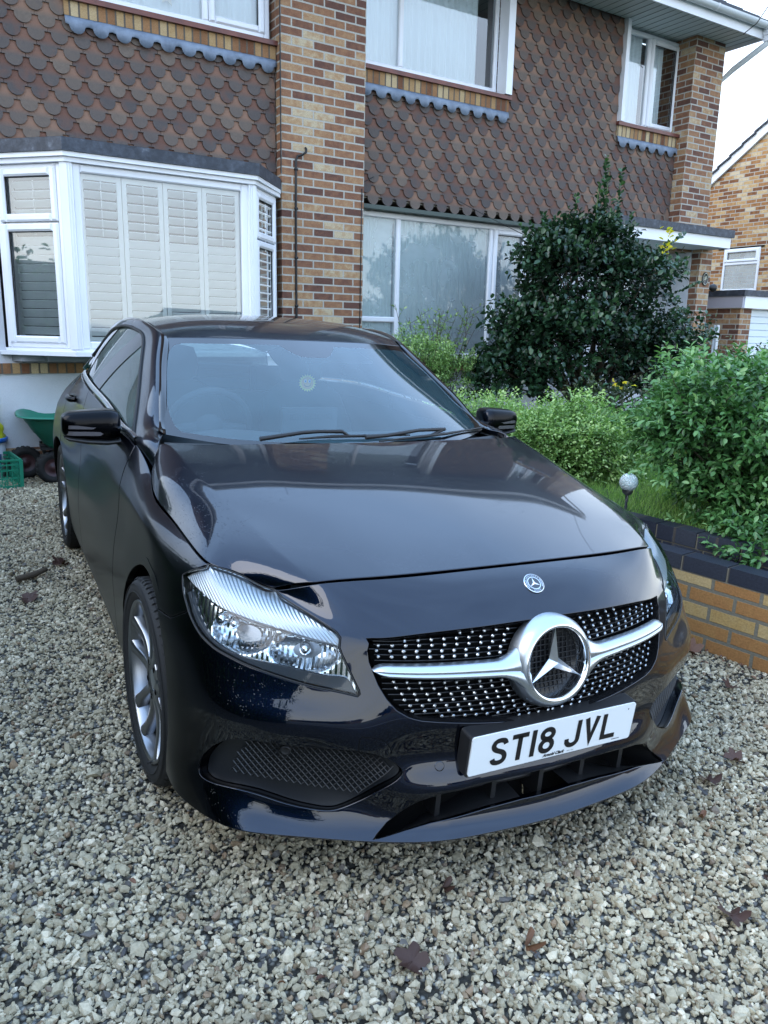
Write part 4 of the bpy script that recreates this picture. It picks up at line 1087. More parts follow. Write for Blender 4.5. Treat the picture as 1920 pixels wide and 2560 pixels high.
b.lathe([(.185+.016*math.cos(a), .016*math.sin(a)) for a in np.linspace(0, 2*math.pi, 11)[:-1]], lambda r, a, t: sw+R*(r*math.cos(a))+U*(r*math.sin(a))+N3_*t, 48, closed=True)
for a in (0, math.pi, -math.pi/2): b.tube([sw+R*.17*math.cos(a)+U*.17*math.sin(a), sw+R*.04*math.cos(a)+U*.04*math.sin(a)], [.012, .03], 8)
b.lathe([(.07, 0), (.06, -.03), (0, -.04)], lambda r, a, t: sw+R*(r*math.cos(a))+U*(r*math.sin(a))+N3_*t, 24); b.build('steering_wheel', M_TRIM, CAR)
for x in (-.36, .36):
    b = MB(); V = []
    for z, w_, y, dp in ((.42, .25, 2.62, .07), (.6, .27, 2.66, .07), (.85, .27, 2.74, .06), (1.02, .22, 2.80, .05), (1.08, .12, 2.82, .035)):
        V.append([(x+w_*math.copysign(abs(math.cos(a))**.5, math.cos(a)), y+dp*math.copysign(abs(math.sin(a))**.6, math.sin(a)), z) for a in np.linspace(0, 2*math.pi, 25)])
    b.grid(np.array(V)); V = []
    for z, w_ in ((1.08, .09), (1.10, .125), (1.18, .135), (1.25, .11), (1.265, .03)):
        V.append([(x+w_*math.cos(a), 2.84+.045*math.sin(a), z) for a in np.linspace(0, 2*math.pi, 25)])
    b.grid(np.array(V)); b.build('front_seat', M_SEAT, CAR)
b = MB(); b.box((-.62, 3.25, .5), (.62, 3.42, .98)); 
for x in (-.36, .36): b.box((x-.12, 3.33, .98), (x+.12, 3.42, 1.13))
b.build('rear_bench', M_SEAT, CAR)
b = MB(); b.box((-.70, 1.3, .30), (.70, 3.9, .34)); b.box((-.80, 1.5, .34), (-.78, 3.6, .95)); b.box((.78, 1.5, .34), (.80, 3.6, .95)); b.box((-.7, 3.45, .34), (.7, 3.5, .90)); b.build('cabin_floor', M_TRIM, CAR)
D = MR_.D-MR_.N*.03; D = np.concatenate([D[::-1]*[-1, 1, 1], D[1:]]); b = MB(); b.grid(D[:, 14:]); b.build('headlining', M_HEADL, CAR)
# inner faces of the pillars
for s in (-1, 1):
    b = MB(); DD = ML_.D-ML_.N*.03; b.grid((DD*[s, 1, 1])[:, 10:], flip=(s > 0)); b.build('pillar_trim', M_TRIM, CAR)
b = MB(); b.box((.06, 2.03, 1.285), (.40, 2.20, 1.297), rot=Matrix.Rotation(.22, 3, 'X'), org=Vector((0, .29, -.465)))
b.build('sun_visor', mat('visor', (.33, .34, .35), .85), CAR)
# rear glass and licence-tax label
b = MB(); P = []
for x in np.linspace(-.52, .52, 13): P.append([(x, 3.94+.06*(1-(x/.52)**2)*0, 1.25-.06*(x/.52)**2), (x*1.1, 4.05, 1.05-.03*(x/.52)**2)])
b.grid(np.array(P)); b.build('rear_window', M_SIDEGL, CAR)
# ================================================================ houses
link = _link
def brick_mat(name, pal, mortar=(.42, .40, .35), msize=.010, bw=.225, rh=.075, off=.5, blotch=.75, loc=(0, 0, 0), rough=.85, bump=.5, rot=0.):
    m = mat(name, (.4, .3, .2), rough, spec=.25); nb = NB(m); v = nb.uv(loc=loc, rot=(0, 0, rot))
    wob = nb.n('VectorMath', operation='ADD'); ns = nb.noise(30, v, 2, out='Color'); sc = nb.n('VectorMath', operation='SCALE'); nb.t.links.new(ns, sc.inputs[0]); sc.inputs['Scale'].default_value = .004
    nb.t.links.new(v, wob.inputs[0]); nb.t.links.new(sc.outputs[0], wob.inputs[1]); vv = wob.outputs[0]
    b = nb.n('TexBrick'); nb.t.links.new(vv, b.inputs['Vector']); b.offset = off
    for k, x in (('Color1', (0, 0, 0, 1)), ('Color2', (1, 1, 1, 1)), ('Mortar', (.5, .5, .5, 1)), ('Scale', 1.), ('Mortar Size', msize*.85), ('Mortar Smooth', .25), ('Bias', 0.), ('Brick Width', bw), ('Row Height', rh)): b.inputs[k].default_value = x
    n1 = nb.noise(16, v, 3, .6); n2 = nb.noise(95, v, 4, .7); n3 = nb.noise(.9, v, 3)
    f = nb.math('ADD', b.outputs['Color'], nb.math('MULTIPLY', nb.math('SUBTRACT', n1, .5), blotch)); f = nb.math('ADD', f, nb.math('MULTIPLY', nb.math('SUBTRACT', n3, .5), .35))
    c = nb.ramp(f, pal); c = nb.mix(.75, c, nb.ramp(n2, [(.3, .62), (.7, 1.2)]), 'MULTIPLY')
    mo = nb.mix(.6, mortar, nb.ramp(n2, [(.3, .55), (.7, 1.15)]), 'MULTIPLY')
    fin = nb.mix(b.outputs['Fac'], c, mo); nb.to('Base Color', fin)
    h = nb.math('ADD', nb.math('MULTIPLY', b.outputs['Fac'], -1.), nb.math('MULTIPLY', n2, .45)); nb.bump(h, bump, .006)
    return m
PAL_H = [(.05, (.12, .060, .046)), (.25, (.19, .092, .058)), (.45, (.25, .125, .072)), (.65, (.31, .17, .092)), (.85, (.40, .26, .145)), (1., (.48, .39, .26))]
M_BRICK = brick_mat('house_brick', PAL_H, loc=(.0, .036, 0))
M_BRICK2 = brick_mat('neighbour_brick', [(.05, (.18, .075, .035)), (.3, (.33, .155, .06)), (.55, (.42, .23, .095)), (.8, (.52, .35, .17)), (.95, (.56, .45, .30))], loc=(.1, .02, 0))
M_SOLD = brick_mat('soldier_brick', [(.05, (.15, .065, .035)), (.3, (.29, .15, .07)), (.6, (.38, .25, .12)), (.9, (.48, .37, .22))], mortar=(.12, .10, .08), bw=.072, rh=2., off=0., blotch=.3, loc=(0, .7, 0))
M_GWALL = brick_mat('garden_wall_brick', [(.05, (.27, .135, .05)), (.35, (.31, .18, .065)), (.6, (.33, .225, .09)), (.9, (.37, .28, .14))], mortar=(.15, .14, .11), blotch=.5, loc=(.05, 0, 0), msize=.011)
M_ENG = brick_mat('engineering_brick', [(.1, (.022, .026, .038)), (.9, (.045, .05, .062))], mortar=(.06, .055, .05), rh=3., off=0., loc=(.1, 1.0, 0), rough=.5, blotch=.3)
m = mat('white_render', (.56, .58, .62), .9); nb = NB(m); v = nb.uv(); n = nb.noise(70, v, 5, .7); nb.bump(n, .8, .01); nb.to('Base Color', nb.mix(.5, (.60, .62, .66), nb.ramp(nb.noise(2, v, 5, .6), [(.3, .8), (.7, 1.05)]), 'MULTIPLY')); M_RENDER = m
m = mat('upvc', (.74, .76, .80), .3, spec=.5); nb = NB(m); M_UPVC = m; nb.to('Base Color', nb.mix(.35, (.76, .78, .82), nb.ramp(nb.noise(1.7, nb.uv(kind='Object'), 4), [(.3, .75), (.6, 1.)]), 'MULTIPLY'))
m = mat('lead_sheet', (.10, .125, .16), .5, metal=0.); nb = NB(m); v = nb.uv(kind='Object'); nb.to('Base Color', nb.ramp(nb.noise(9, v, 5, .65), [(.3, (.11, .14, .19)), (.7, (.22, .27, .35))])); nb.bump(nb.noise(25, v, 3), .3, .01); M_LEAD = m
m = mat('roof_felt', (.035, .045, .06), .55); nb = NB(m); v = nb.uv(kind='Object'); nb.to('Base Color', nb.ramp(nb.noise(14, v, 6, .7), [(.42, (.022, .028, .04)), (.60, (.05, .06, .08)), (.72, (.13, .15, .18))])); nb.bump(nb.noise(30, v, 4), .4, .008); M_FELT = m
m = mat('quarry_tile_sill', (.14, .035, .025), .35); nb = NB(m); nb.to('Base Color', nb.ramp(nb.noise(12, nb.uv(kind='Object'), 4), [(.3, (.09, .028, .022)), (.7, (.17, .05, .035))])); M_QT = m
m = mat('hung_tile', (.2, .1, .07), .85, spec=.25); nb = NB(m); v = nb.uv(kind='Object')
r_ = nb.attr('rnd'); w_ = nb.attr('wx'); n1 = nb.noise(45, v, 5, .7); n0 = nb.noise(9, v, 3)
red = nb.ramp(nb.math('ADD', r_, nb.math('MULTIPLY', n1, .3)), [(.1, (.135, .068, .050)), (.5, (.18, .090, .064)), (1., (.25, .145, .10))])
wea = nb.ramp(nb.math('ADD', nb.math('MULTIPLY', r_, .8), nb.math('MULTIPLY', nb.math('SUBTRACT', n1, .5), .7)), [(.05, (.080, .070, .068)), (.35, (.105, .088, .080)), (.7, (.13, .103, .085)), (1.0, (.18, .14, .11))])
fw = nb.math('MULTIPLY', w_, nb.ramp(nb.math('ADD', n0, nb.math('MULTIPLY', r_, .35)), [(.32, .35), (.55, 1.)]))
nb.to('Base Color', nb.mix(fw, red, wea)); nb.bump(n1, .5, .006); M_TILE = m
M_GUT = mat('gutter_white', (.62, .66, .68), .35); M_SOFF = mat('soffit_board', (.55, .60, .62), .5)
M_ROOFT = mat('roof_slate', (.05, .055, .065), .7)
M_CABLE = mat('black_cable', (.01, .01, .011), .5)
m = mat('net_curtain', (.78, .82, .84), .95); M_CURT = m
M_ROOM = mat('dark_room', (.05, .055, .06), .9)
M_GLASS = glass_mat('house_glass', (.88, .95, .97), 1.55, boost=3.6)
M_GLASSD = glass_mat('misted_glass', (.75, .86, .86), 1.55, film=.30, film_col=(.62, .72, .76), boost=1.8)
HR = np.array([[0.9949149270877773, 0.098959012917636, 0.01874570938347978], [-0.09852800424245824, 0.9948760220717944, -0.02267009233771561], [-0.020893066742842276, 0.02070783593158812, 0.9995672390055156]])
HO = np.array([1.4117128, 6.0588007, 0.0006686])
HM = Matrix.Identity(4)
for i in range(3):
    for j in range(3): HM[j][i] = HR[i][j]
    HM[i][3] = HO[i]
HOUSE = thing('brick_house', 'brick house with scalloped hung tiles, white bay window and flat porch behind the black car', 'house', mat=HM)
def xf(b, M):
    b.v = [tuple(M @ Vector(q)) for q in b.v]; return b
def hb(lo, hi, name, m, parent=None, **kw):
    b = MB(); b.box(lo, hi); return b.build(name, m, parent or HOUSE, **kw)
# walls
hb((0, 0, -.15), (.9, .6, 5.034), 'brick_pier', M_BRICK)
hb((-4.2, .07, -.3), (-.002, .5, 1.10), 'rendered_wall', M_RENDER)
hb((-4.2, .062, -.3), (-.003, .07, .29), 'brick_plinth', M_BRICK)
hb((-2.58, .045, .915), (-.3, .07, 1.0), 'soldier_course', M_SOLD)
hb((-4.2, .15, 2.55), (-.001, .5, 3.72), 'wall_core', M_BRICK); 
hb((-4.2, .12, 1.1), (-2.47, .5, 2.7), 'rendered_wall', M_RENDER)
hb((.901, .22, -.3), (6.06, .5, .90), 'rendered_wall', M_RENDER)
hb((.901, .17, .90), (2.95+.98, .5, .985), 'soldier_course', M_SOLD)
b = MB(); b.box((.901, .13, .987), (3.95, .5, 1.03)); b.build('window_sill', M_QT, HOUSE)
hb((.901, .20, 2.66), (5.72, .5, 3.745), 'wall_core', M_BRICK)
hb((2.845, .20, 3.745), (4.60, .5, 5.02), 'wall_core', M_BRICK)
hb((3.98, .22, .9), (4.75, .5, 2.7), 'rendered_wall', M_RENDER)
hb((5.72, 0, 2.45), (6.30, 3.0, 5.03), 'corner_pier', M_BRICK)
hb((-4.2, .62, -.3), (5.70, 7., 5.03), 'house_core', M_ROOM)
# hung tiles
PIT, GAU = .1755, .1065
def tile_field(name, u0, u1, v0, v1, d, holes=()):
    b = MB(); rnd = []; wx = []
    nrow = int((v1-v0)/GAU)+3
    for r in range(nrow):
        vt = v0+.004+r*GAU
        n = int((u1-u0)/PIT)+3
        for k in range(-1, n):
            c = u0+(k+(.5 if r % 2 else 0))*PIT+.03; q = random.random(); jd = random.uniform(0, .003)
            if c < u0-.06 or c > u1+.06: continue
            if any(h[0]-.02 < c < h[1]+.02 and h[2]-.01 < vt+.04 < h[3] for h in holes): continue
            R_ = .0640; hw_ = PIT/2-.0015; rot = random.gauss(0, .008)
            out2 = [(-hw_, .235), (-hw_, .12), (-hw_, .072), (-R_+.003, .072)] + [(-R_*math.cos(a), .060-R_*math.sin(a)) for a in np.linspace(-.15, math.pi+.15, 13)] + [(R_-.003, .072), (hw_, .072), (hw_, .12), (hw_, .235)]
            P = []
            for (x, y) in out2:
                X = c+x+rot*y; V = vt+y
                X = min(max(X, u0), u1)
                for h in holes:
                    if h[0] < X < h[1] and h[2] < V < h[3] and vt+.04 > h[2]: 
                        if c <= h[0]: X = h[0]
                        elif c >= h[1]: X = h[1]
                for h in holes:
                    if h[0] < X < h[1] and V > h[2]: V = h[2]
                V = min(V, v1)
                tilt = .030*(1-y/.235)
                P.append((X, d-tilt-jd, V))
            n_ = len(P); base = len(b.v)
            fr = P; bk = [(p[0], p[1]+.013, p[2]) for p in P]
            b.add(fr, [list(range(n_))]); 
            b.add(fr+bk, [(i, n_+i, n_+(i+1) % n_, (i+1) % n_) for i in range(n_)])
            w = [.08 if y > .10 else (1 if y < .075 else .55) for x, y in out2]
            wx += w+w+w; rnd += [q]*(3*n_)
    o = b.build(name, M_TILE, HOUSE); set_attr(o.data, 'rnd', rnd); set_attr(o.data, 'wx', wx); return o
tile_field('hung_tiles', -4.2, -.012, 2.66, 5.1, .125, holes=[(-1.845, 0, 3.73, 9)])
tile_field('hung_tiles', .904, 5.715, 2.60, 5.03, .19, holes=[(.5, 2.845, 3.73, 9), (4.60, 6., 3.73, 9)])
b = MB(); b.box((.903, .12, 2.555), (4.2, .35, 2.595)); b.build('window_head', mat('painted_head', (.06, .08, .07), .6), HOUSE)
# sill bands under the upper windows: soldier course, sill tiles, scalloped lead
def band(u0, u1, d, vs, vt, sill_v, ext=.02):
    hb((u0, d, vs), (u1, .5, vt), 'soldier_course', M_SOLD)
    b = MB(); b.box((u0-ext, d-.03, vt), (u1+ext, .5, sill_v)); b.build('window_sill', M_QT, HOUSE)
    b = MB(); n = int(round((u1-u0)/PIT)); p = (u1-u0)/n; out2 = []
    lo = vs-.075
    for k in range(n):
        c = u0+(k+.5)*p; out2 += [(c-p/2, lo+.012), (c-.064, lo+.006)] + [(c-.060*math.cos(a), lo-.052*math.sin(a)) for a in np.linspace(.1, math.pi-.1, 9)] + [(c+.064, lo+.006)]
    out2 += [(u1, lo+.012)]
    top_ = [(u, vs+.002) for u, _ in out2]
    G_ = [[(a[0], d+.004, a[1]), (a[0], d-.012, a[1]-.03), (bq[0], d-.016-.002*math.sin(bq[0]*23), bq[1])] for a, bq in zip(top_, out2)]
    b.grid(np.array(G_), flip=True); o = b.build('lead_apron', M_LEAD, HOUSE)
    sd_ = o.modifiers.new('s', 'SOLIDIFY'); sd_.thickness = .003
band(-1.845, -.004, .085, 3.735, 3.845, 3.885)
band(.903, 2.845, .150, 3.735, 3.855, 3.895)
band(4.60, 5.86, .150, 3.735, 3.855, 3.895)
def window(parent, T, w, h, mull=(), casements=(), fw=.062, glass=None, label=None, trans=(), name='window'):
    """frame standing in local x 0..w, z 0..h, outside towards -y; T places it"""
    b = MB()
    def bar(x0, x1, z0, z1, y0=0., y1=.06, ch=.010):
        # bar with a chamfered front
        vs = [(x0, y1, z0), (x1, y1, z0), (x1, y1, z1), (x0, y1, z1), (x0, y0+ch, z0), (x1, y0+ch, z0), (x1, y0+ch, z1), (x0, y0+ch, z1),
              (x0+ch, y0, z0+ch), (x1-ch, y0, z0+ch), (x1-ch, y0, z1-ch), (x0+ch, y0, z1-ch)]
        b.add(vs, [(0,3,2,1), (0,1,5,4), (1,2,6,5), (2,3,7,6), (3,0,4,7), (4,5,9,8), (5,6,10,9), (6,7,11,10), (7,4,8,11), (8,9,10,11)])
    bar(0, fw, 0, h); bar(w-fw, w, 0, h); bar(fw, w-fw, 0, fw); bar(fw, w-fw, h-fw, h)
    for x in mull: bar(x-.028, x+.028, fw, h-fw, .002)
    for (x0, x1, z) in trans: bar(x0, x1, z-.028, z+.028, .003)
    for (x0, x1, z0, z1) in casements:
        c = .058
        bar(x0, x0+c, z0, z1, -.014, .03, .014); bar(x1-c, x1, z0, z1, -.014, .03, .014); bar(x0+c, x1-c, z0, z0+c, -.014, .03, .014); bar(x0+c, x1-c, z1-c, z1, -.014, .03, .014)
    for (x0, x1, z0, z1) in casements:      # black gasket
        c = .058
        for q in ((x0+c, x0+c+.005, z0+c, z1-c), (x1-c-.005, x1-c, z0+c, z1-c), (x0+c, x1-c, z1-c-.005, z1-c)): b.box((q[0], .010, q[2]), (q[1], .022, q[3]), 1)
    xf(b, T); f = b.build(name, [M_UPVC, M_SEAL], parent, label=label)
    g = MB(); g.add([(fw*.5, .028, fw*.5), (w-fw*.5, .028, fw*.5), (w-fw*.5, .028, h-fw*.5), (fw*.5, .028, h-fw*.5)], [(0, 1, 2, 3)]); xf(g, T)
    p = g.build('pane', glass or M_GLASS, None); p.parent = f
    return f
TR = lambda u, d, v, rz=0.: Matrix.Translation((u, d, v)) @ Matrix.Rotation(rz, 4, 'Z')
def curtain(parent, T, w, h, folds=14, amp=.02, name='curtain', m=None, x0=0., drop=0.):
    b = MB(); P = []; n = folds*8
    for k in range(n+1):
        x = w*k/n; y = amp*math.sin(k*2*math.pi/8+.6*math.sin(k*.23))+.4*amp*math.sin(k*.31); P.append([(x0+x, y, 0), (x0+x, y*.8, h*.5), (x0+x, y*.55, h)])
    b.grid(np.array(P)); xf(b, T); return b.build(name, m or M_CURT, parent)
# upper left window
w1 = window(HOUSE, TR(-1.845, .165, 3.905), 1.815, 1.35, mull=(1.205,), casements=[(1.235, 1.765, .05, 1.30)], fw=.055)
curtain(HOUSE, TR(-1.82, .245, 3.95), 1.75, 1.3, 18, .012)
b = MB(); cx, cz = -.96, 4.085
pts = [(cx+(.075 if k % 2 == 0 else .033)*math.sin(k*math.pi/5+.15), cz+(.075 if k % 2 == 0 else .033)*math.cos(k*math.pi/5+.15)) for k in range(10)]
b.prism(pts, lambda x, z, t: (x, t, z), .203, .210); b.build('star_ornament', mat('white_card', (.75, .72, .66), .8), HOUSE)
# upper middle window with its white jamb
w2 = window(HOUSE, TR(.93, .26, 3.93), 1.82, 1.10, mull=(.545,), fw=.05, label='wide upstairs window beside the brick pier')
b = MB(); b.box((2.752, .10, 3.90), (2.842, .26, 5.03)); b.build('window_jamb', M_UPVC, HOUSE)
curtain(HOUSE, TR(.96, .34, 3.95), 1.55, 1.1, 18, .014)
# upper right window
w3 = window(HOUSE, TR(4.66, .27, 3.905), 1.14, 1.10, mull=(.54,), casements=[(.565, 1.10, .04, 1.06)], fw=.05)
curtain(HOUSE, TR(4.7, .345, 3.95), .42, 1.1, 6, .012); curtain(HOUSE, TR(5.2, .345, 3.95), .33, 1.1, 5, .012)
b = MB(); b.box((4.602, .115, 3.90), (4.66, .30, 5.03)); b.build('window_jamb', M_UPVC, HOUSE)
# ground floor wide window
w4 = window(HOUSE, TR(.903, .24, 1.03), 3.05, 1.525, mull=(.585, 1.87, 2.41), casements=[(1.90, 2.39, .395, 1.475)], trans=[(.05, .555, .42), (1.90, 2.38, .37)], fw=.06, glass=M_GLASSD)
curtain(HOUSE, TR(.95, .32, 1.05), .5, 1.5, 7, .012); curtain(HOUSE, TR(1.5, .32, 1.05), 1.25, 1.5, 20, .016); curtain(HOUSE, TR(3.0, .33, 1.05), .9, 1.5, 8, .014)
# room darkness behind the upper panes
# ---- bay window
BD = -.45; C0, C1, E0, E1 = (-2.02, BD), (-.485, BD), (-2.465, 0.05), (-.04, 0.03)
b = MB(); off = lambda e: [(E0[0]-e*1.2, .12), (E0[0]-e*1.2, E0[1]-e*.4), (C0[0]-e*.42, C0[1]-e), (C1[0]+e*.42, C1[1]-e), (min(E1[0]+e*1.2, -.006), E1[1]-e*.4), (min(E1[0]+e*1.2, -.006), .12)]
b.prism(off(.075), lambda x, y, t: (x, y, t), 2.605, 2.70)
rp_ = off(.075)
b.add([(x, y, 2.701) for x, y in rp_]+[(max(min(x, -.1), -2.4), .12, 2.75) for x, y in rp_], [(i, i+1, 7+i, 6+i) for i in range(5)])
b.build('bay_roof', M_FELT, HOUSE)
b = MB(); b.prism(off(.060), lambda x, y, t: (x, y, t), 2.570, 2.604); b.prism(off(.035), lambda x, y, t: (x, y, t), 2.535, 2.569); b.build('bay_fascia', M_UPVC, HOUSE)
b = MB(); b.prism(off(.045), lambda x, y, t: (x, y, t), 1.075, 1.105); b.prism(off(.005), lambda x, y, t: (x, y, t), 1.106, 1.13); b.build('bay_sill', M_UPVC, HOUSE)
b = MB(); b.prism([(-2.46, .12), (-2.38, -.06), (-2.2, -.06), (-2.19, -.12), (-.3, -.12), (-.15, .12)], lambda x, y, t: (x, y, t), 1.02, 1.074); b.build('bay_underside', mat('grey_board', (.30, .31, .34), .6), HOUSE)
wb = window(HOUSE, TR(C0[0]+.045, BD, 1.13), C1[0]-C0[0]-.09, 1.405, fw=.062, glass=M_GLASS)
sl_ = math.hypot(C0[0]-E0[0], C0[1]-E0[1]); a0_ = math.atan2(C0[1]-E0[1], C0[0]-E0[0]); a1_ = math.atan2(E1[1]-C1[1], E1[0]-C1[0])
for (px_, py_, ang, ww) in ((E0[0], E0[1], a0_, sl_-.05), (C1[0]+.04*math.cos(a1_), C1[1]+.04*math.sin(a1_), a1_, math.hypot(E1[0]-C1[0], E1[1]-C1[1])-.05)):
    window(HOUSE, TR(px_, py_, 1.13, ang), ww, 1.405, casements=[(.035, ww-.045, .04, .965), (.035, ww-.045, .98, 1.375)], fw=.045, glass=M_GLASS)
for (cx, cy, ang) in ((C0[0], C0[1], a0_/2), (C1[0], C1[1], a1_/2)):
    b = MB()
    for k, (o_, wd) in enumerate(((0, .075), (-.008, .05), (-.015, .022))): b.box((-wd/1.0*.62, o_+.0, 0), (wd*.62, .06, 1.405))
    xf(b, TR(cx, cy-.004, 1.13, ang)); b.build('bay_post', M_UPVC, HOUSE)
M_SHUT = mat('shutter_white', (.90, .91, .90), .45)
def shutter(T, w, h, split, pit=.0705, name='shutter', openlow=False):
    b = MB(); st = .036
    b.box((0, 0, 0), (st, .028, h)); b.box((w-st, 0, 0), (w, .028, h)); b.box((st, 0, 0), (w-st, .028, .07)); b.box((st, 0, h-.07), (w-st, .028, h)); 
    z = .075+pit/2
    while z < h-.08:
        opn = z > split; a = math.radians(38 if opn else 56); cw = .036
        R = Matrix.Rotation(-a, 3, 'X')
        bb = MB(); bb.box((st+.002, -cw, -.0045), (w-st-.002, cw, .0045)); 
        b.add([tuple(R @ Vector(q)+Vector((0, .014, z))) for q in bb.v], bb.f)
        if opn: b.box((w/2-.004, -.022, z-.03), (w/2+.004, -.014, z+.03))
        z += pit
    xf(b, T); return b.build(name, M_SHUT, HOUSE)
ww = (C1[0]-C0[0]-.20)/4
for k in range(4): shutter(TR(C0[0]+.10+k*ww, BD+.06, 1.16), ww-.006, 1.345, .83)
shutter(TR(E0[0]+.10, E0[1]+.03, 1.16, a0_), sl_-.16, 1.345, .86); shutter(TR(C1[0]+.05, C1[1]+.10, 1.16, a1_), sl_-.16, 1.345, .86)
# ---- porch
M_PORW = M_UPVC
b = MB(); b.box((4.06, -.49, 2.605), (6.235, .20, 2.70)); b.build('porch_roof', M_FELT, HOUSE)
b = MB(); b.box((4.09, -.46, 2.475), (6.205, -.43, 2.604)); b.box((4.09, -.43, 2.475), (4.12, .20, 2.604)); b.box((6.175, -.43, 2.475), (6.205, .20, 2.604)); b.build('porch_fascia', M_UPVC, HOUSE)
b = MB(); b.box((4.12, -.43, 2.478), (6.175, .9, 2.50)); b.build('porch_ceiling', M_SOFF, HOUSE)
b = MB(); b.box((6.05, -.14, -.3), (6.30, 1.4, 2.477)); b.build('porch_pier', M_BRICK, HOUSE)
b = MB(); b.box((6.035, .0, -.3), (6.049, .9, 2.476)); b.build('porch_render', M_RENDER, HOUSE)
b = MB(); b.box((4.751, .50, -.3), (6.034, .54, 2.477)); b.build('rendered_wall', M_RENDER, HOUSE)
b = MB(); b.box((4.95, .455, .2), (5.02, .499, 2.35)); b.box((5.80, .455, .2), (5.87, .499, 2.35)); b.box((5.02, .455, 2.28), (5.80, .499, 2.35)); b.box((5.02, .475, .2), (5.80, .499, 2.28)); 
for z0, z1 in ((.35, 1.1), (1.25, 2.15)): 
    for x0, x1 in ((5.10, 5.36), (5.46, 5.72)): b.box((x0, .468, z0), (x1, .475, z1))
b.build('front_door', M_UPVC, HOUSE)
b = MB(); pl_c = Vector((6.185, -.143, 2.105))
b.lathe([(1, .002), (1, -.010), (.9, -.014), (.86, -.011), (0, -.011)], lambda r, a, t: pl_c+Vector((.062*r*math.cos(a), t, .088*r*math.sin(a))), 32); pq = b.build('house_plaque', mat('plaque_black', (.01, .012, .012), .3), HOUSE)
b = MB(); b.lathe([(1, -.0120), (.93, -.0120)], lambda r, a, t: pl_c+Vector((.052*r*math.cos(a), t, .076*r*math.sin(a))), 32)
for k in range(26):
    a, r = random.uniform(0, 6.28), random.uniform(0, .8); c = pl_c+Vector((.040*r*math.cos(a), -.0122, .012+.034*r*math.sin(a)))
    b.add([c+Vector((.006*math.cos(t), 0, .006*math.sin(t))) for t in np.linspace(0, 6.28, 6)[:-1]], [tuple(range(5))])
b.build('plaque_flowers', mat('cream_enamel', (.55, .55, .42), .4), None).parent = pq
# ---- eaves
b = MB(); b.box((-4.2, -.44, 5.035), (6.42, .6, 5.05)); 
b.build('soffit', M_SOFF, HOUSE)
b = MB()
for k in range(90):
    u = 6.42-k*.12
    b.box((u-.002, -.43, 5.031), (u+.002, .3, 5.0348))
b.build('soffit_joints', mat('joint_grey', (.2, .23, .24), .7), HOUSE, kind=None)
b = MB(); b.box((-4.2, -.46, 4.985), (6.44, -.44, 5.13)); b.box((6.42, -.44, 4.985), (6.44, .6, 5.13)); b.build('fascia_board', M_UPVC, HOUSE)
b = MB(); P = []
for u in np.linspace(-4.2, 6.47, 40): P.append([(u, -.515+.056*math.cos(a), 5.135+.056*math.sin(a)) for a in np.linspace(math.pi, 2*math.pi, 13)]+[(u, -.515+.05*math.cos(a), 5.137+.05*math.sin(a)) for a in np.linspace(2*math.pi, math.pi, 13)])
b.grid(np.array(P)); 
b.build('gutter', M_GUT, HOUSE)
for u in (5.35, 4.0, 6.33, 2.6):
    b = MB(); P = [[(u+du, -.515+.059*math.cos(a), 5.135+.059*math.sin(a)) for a in np.linspace(math.pi*.98, 2.02*math.pi, 13)] for du in (-.015, .015)]; b.grid(np.array(P)); b.build('gutter_bracket', M_UPVC, HOUSE)
b = MB(); b.lathe([(.058, 0), (.0, 0)], lambda r, a, t: Vector((6.471, -.515+r*math.cos(a), 5.135-abs(r*math.sin(a)))), 24)
b.box((6.37, -.555, 5.02), (6.47, -.465, 5.12)); b.box((6.38, -.545, 4.95), (6.46, -.475, 5.02)); b.build('gutter_outlet', M_UPVC, HOUSE)
b = MB(); b.tube([(6.42, -.51, 5.0), (6.42, -.50, 4.93), (6.36, -.10, 4.72), (6.36, .10, 4.60), (6.36, .10, 2.8)], .035, 10); b.build('downpipe', M_GUT, HOUSE)
b = MB(); s_ = .62
for r in range(18):
    y0 = -.50+r*.26; z0 = 5.16+(y0+.5)*s_
    for k in range(36):
        u = -4.2+k*.30
        b.box((u, y0, z0), (u+.295, y0+.30, z0+.03), rot=None)
        q = b.v[-8:]; b.v[-8:] = [(p[0], p[1], p[2]+((p[1]-y0)*s_*.75)) for p in q]
b.build('roof', M_ROOFT, HOUSE)
# ---- cables on the brickwork and the overhead line
b = MB(); b.tube([(.245, -.012, 3.00), (.243, -.035, 2.985), (.235, -.04, 2.955), (.20, -.035, 2.93), (.165, -.012, 2.92), (.145, -.010, 2.88), (.143, -.010, 2.2), (.145, -.010, 1.5), (.148, -.010, .9), (.148, -.010, .3)], .011, 8)
for z in (2.8, 2.45, 2.0, 1.55, 1.1): b.tube([(.13, -.012, z), (.160, -.012, z)], .013, 6)
b.build('waste_pipe', M_CABLE, HOUSE)
b = MB(); b.tube([(1.09, .13, 2.86), (.93, .10, 2.775), (.875, -.006, 2.70), (.872, -.006, 2.2), (.868, -.006, 1.2), (.868, -.006, .4)], .005, 6); b.build('wall_cable', M_CABLE, HOUSE)
b = MB(); b.tube([(-.006, -.004, 6.), (-.006, -.004, 4.5), (-.006, -.004, 3.2), (-.006, -.004, 2.75)], .006, 6); b.build('wall_cable', M_CABLE, HOUSE)
b = MB(); b.tube([(5.98, -.47, 4.96), (6.03, -.60, 5.05), (6.0, -.9, 5.35), (5.6, -6, 9.5)], .006, 5)
tag(b.build('overhead_cable', M_CABLE, None), 'thin black cable rising from the eaves into the sky', 'cable').matrix_world = HM
# loose wire over the wide ground-floor window
b = MB(); b.tube([(2.1, .10, 2.75), (2.5, .08, 2.62), (3.0, .0, 2.45), (3.3, -.1, 2.38)], .004, 5); b.build('wall_cable', M_CABLE, HOUSE)
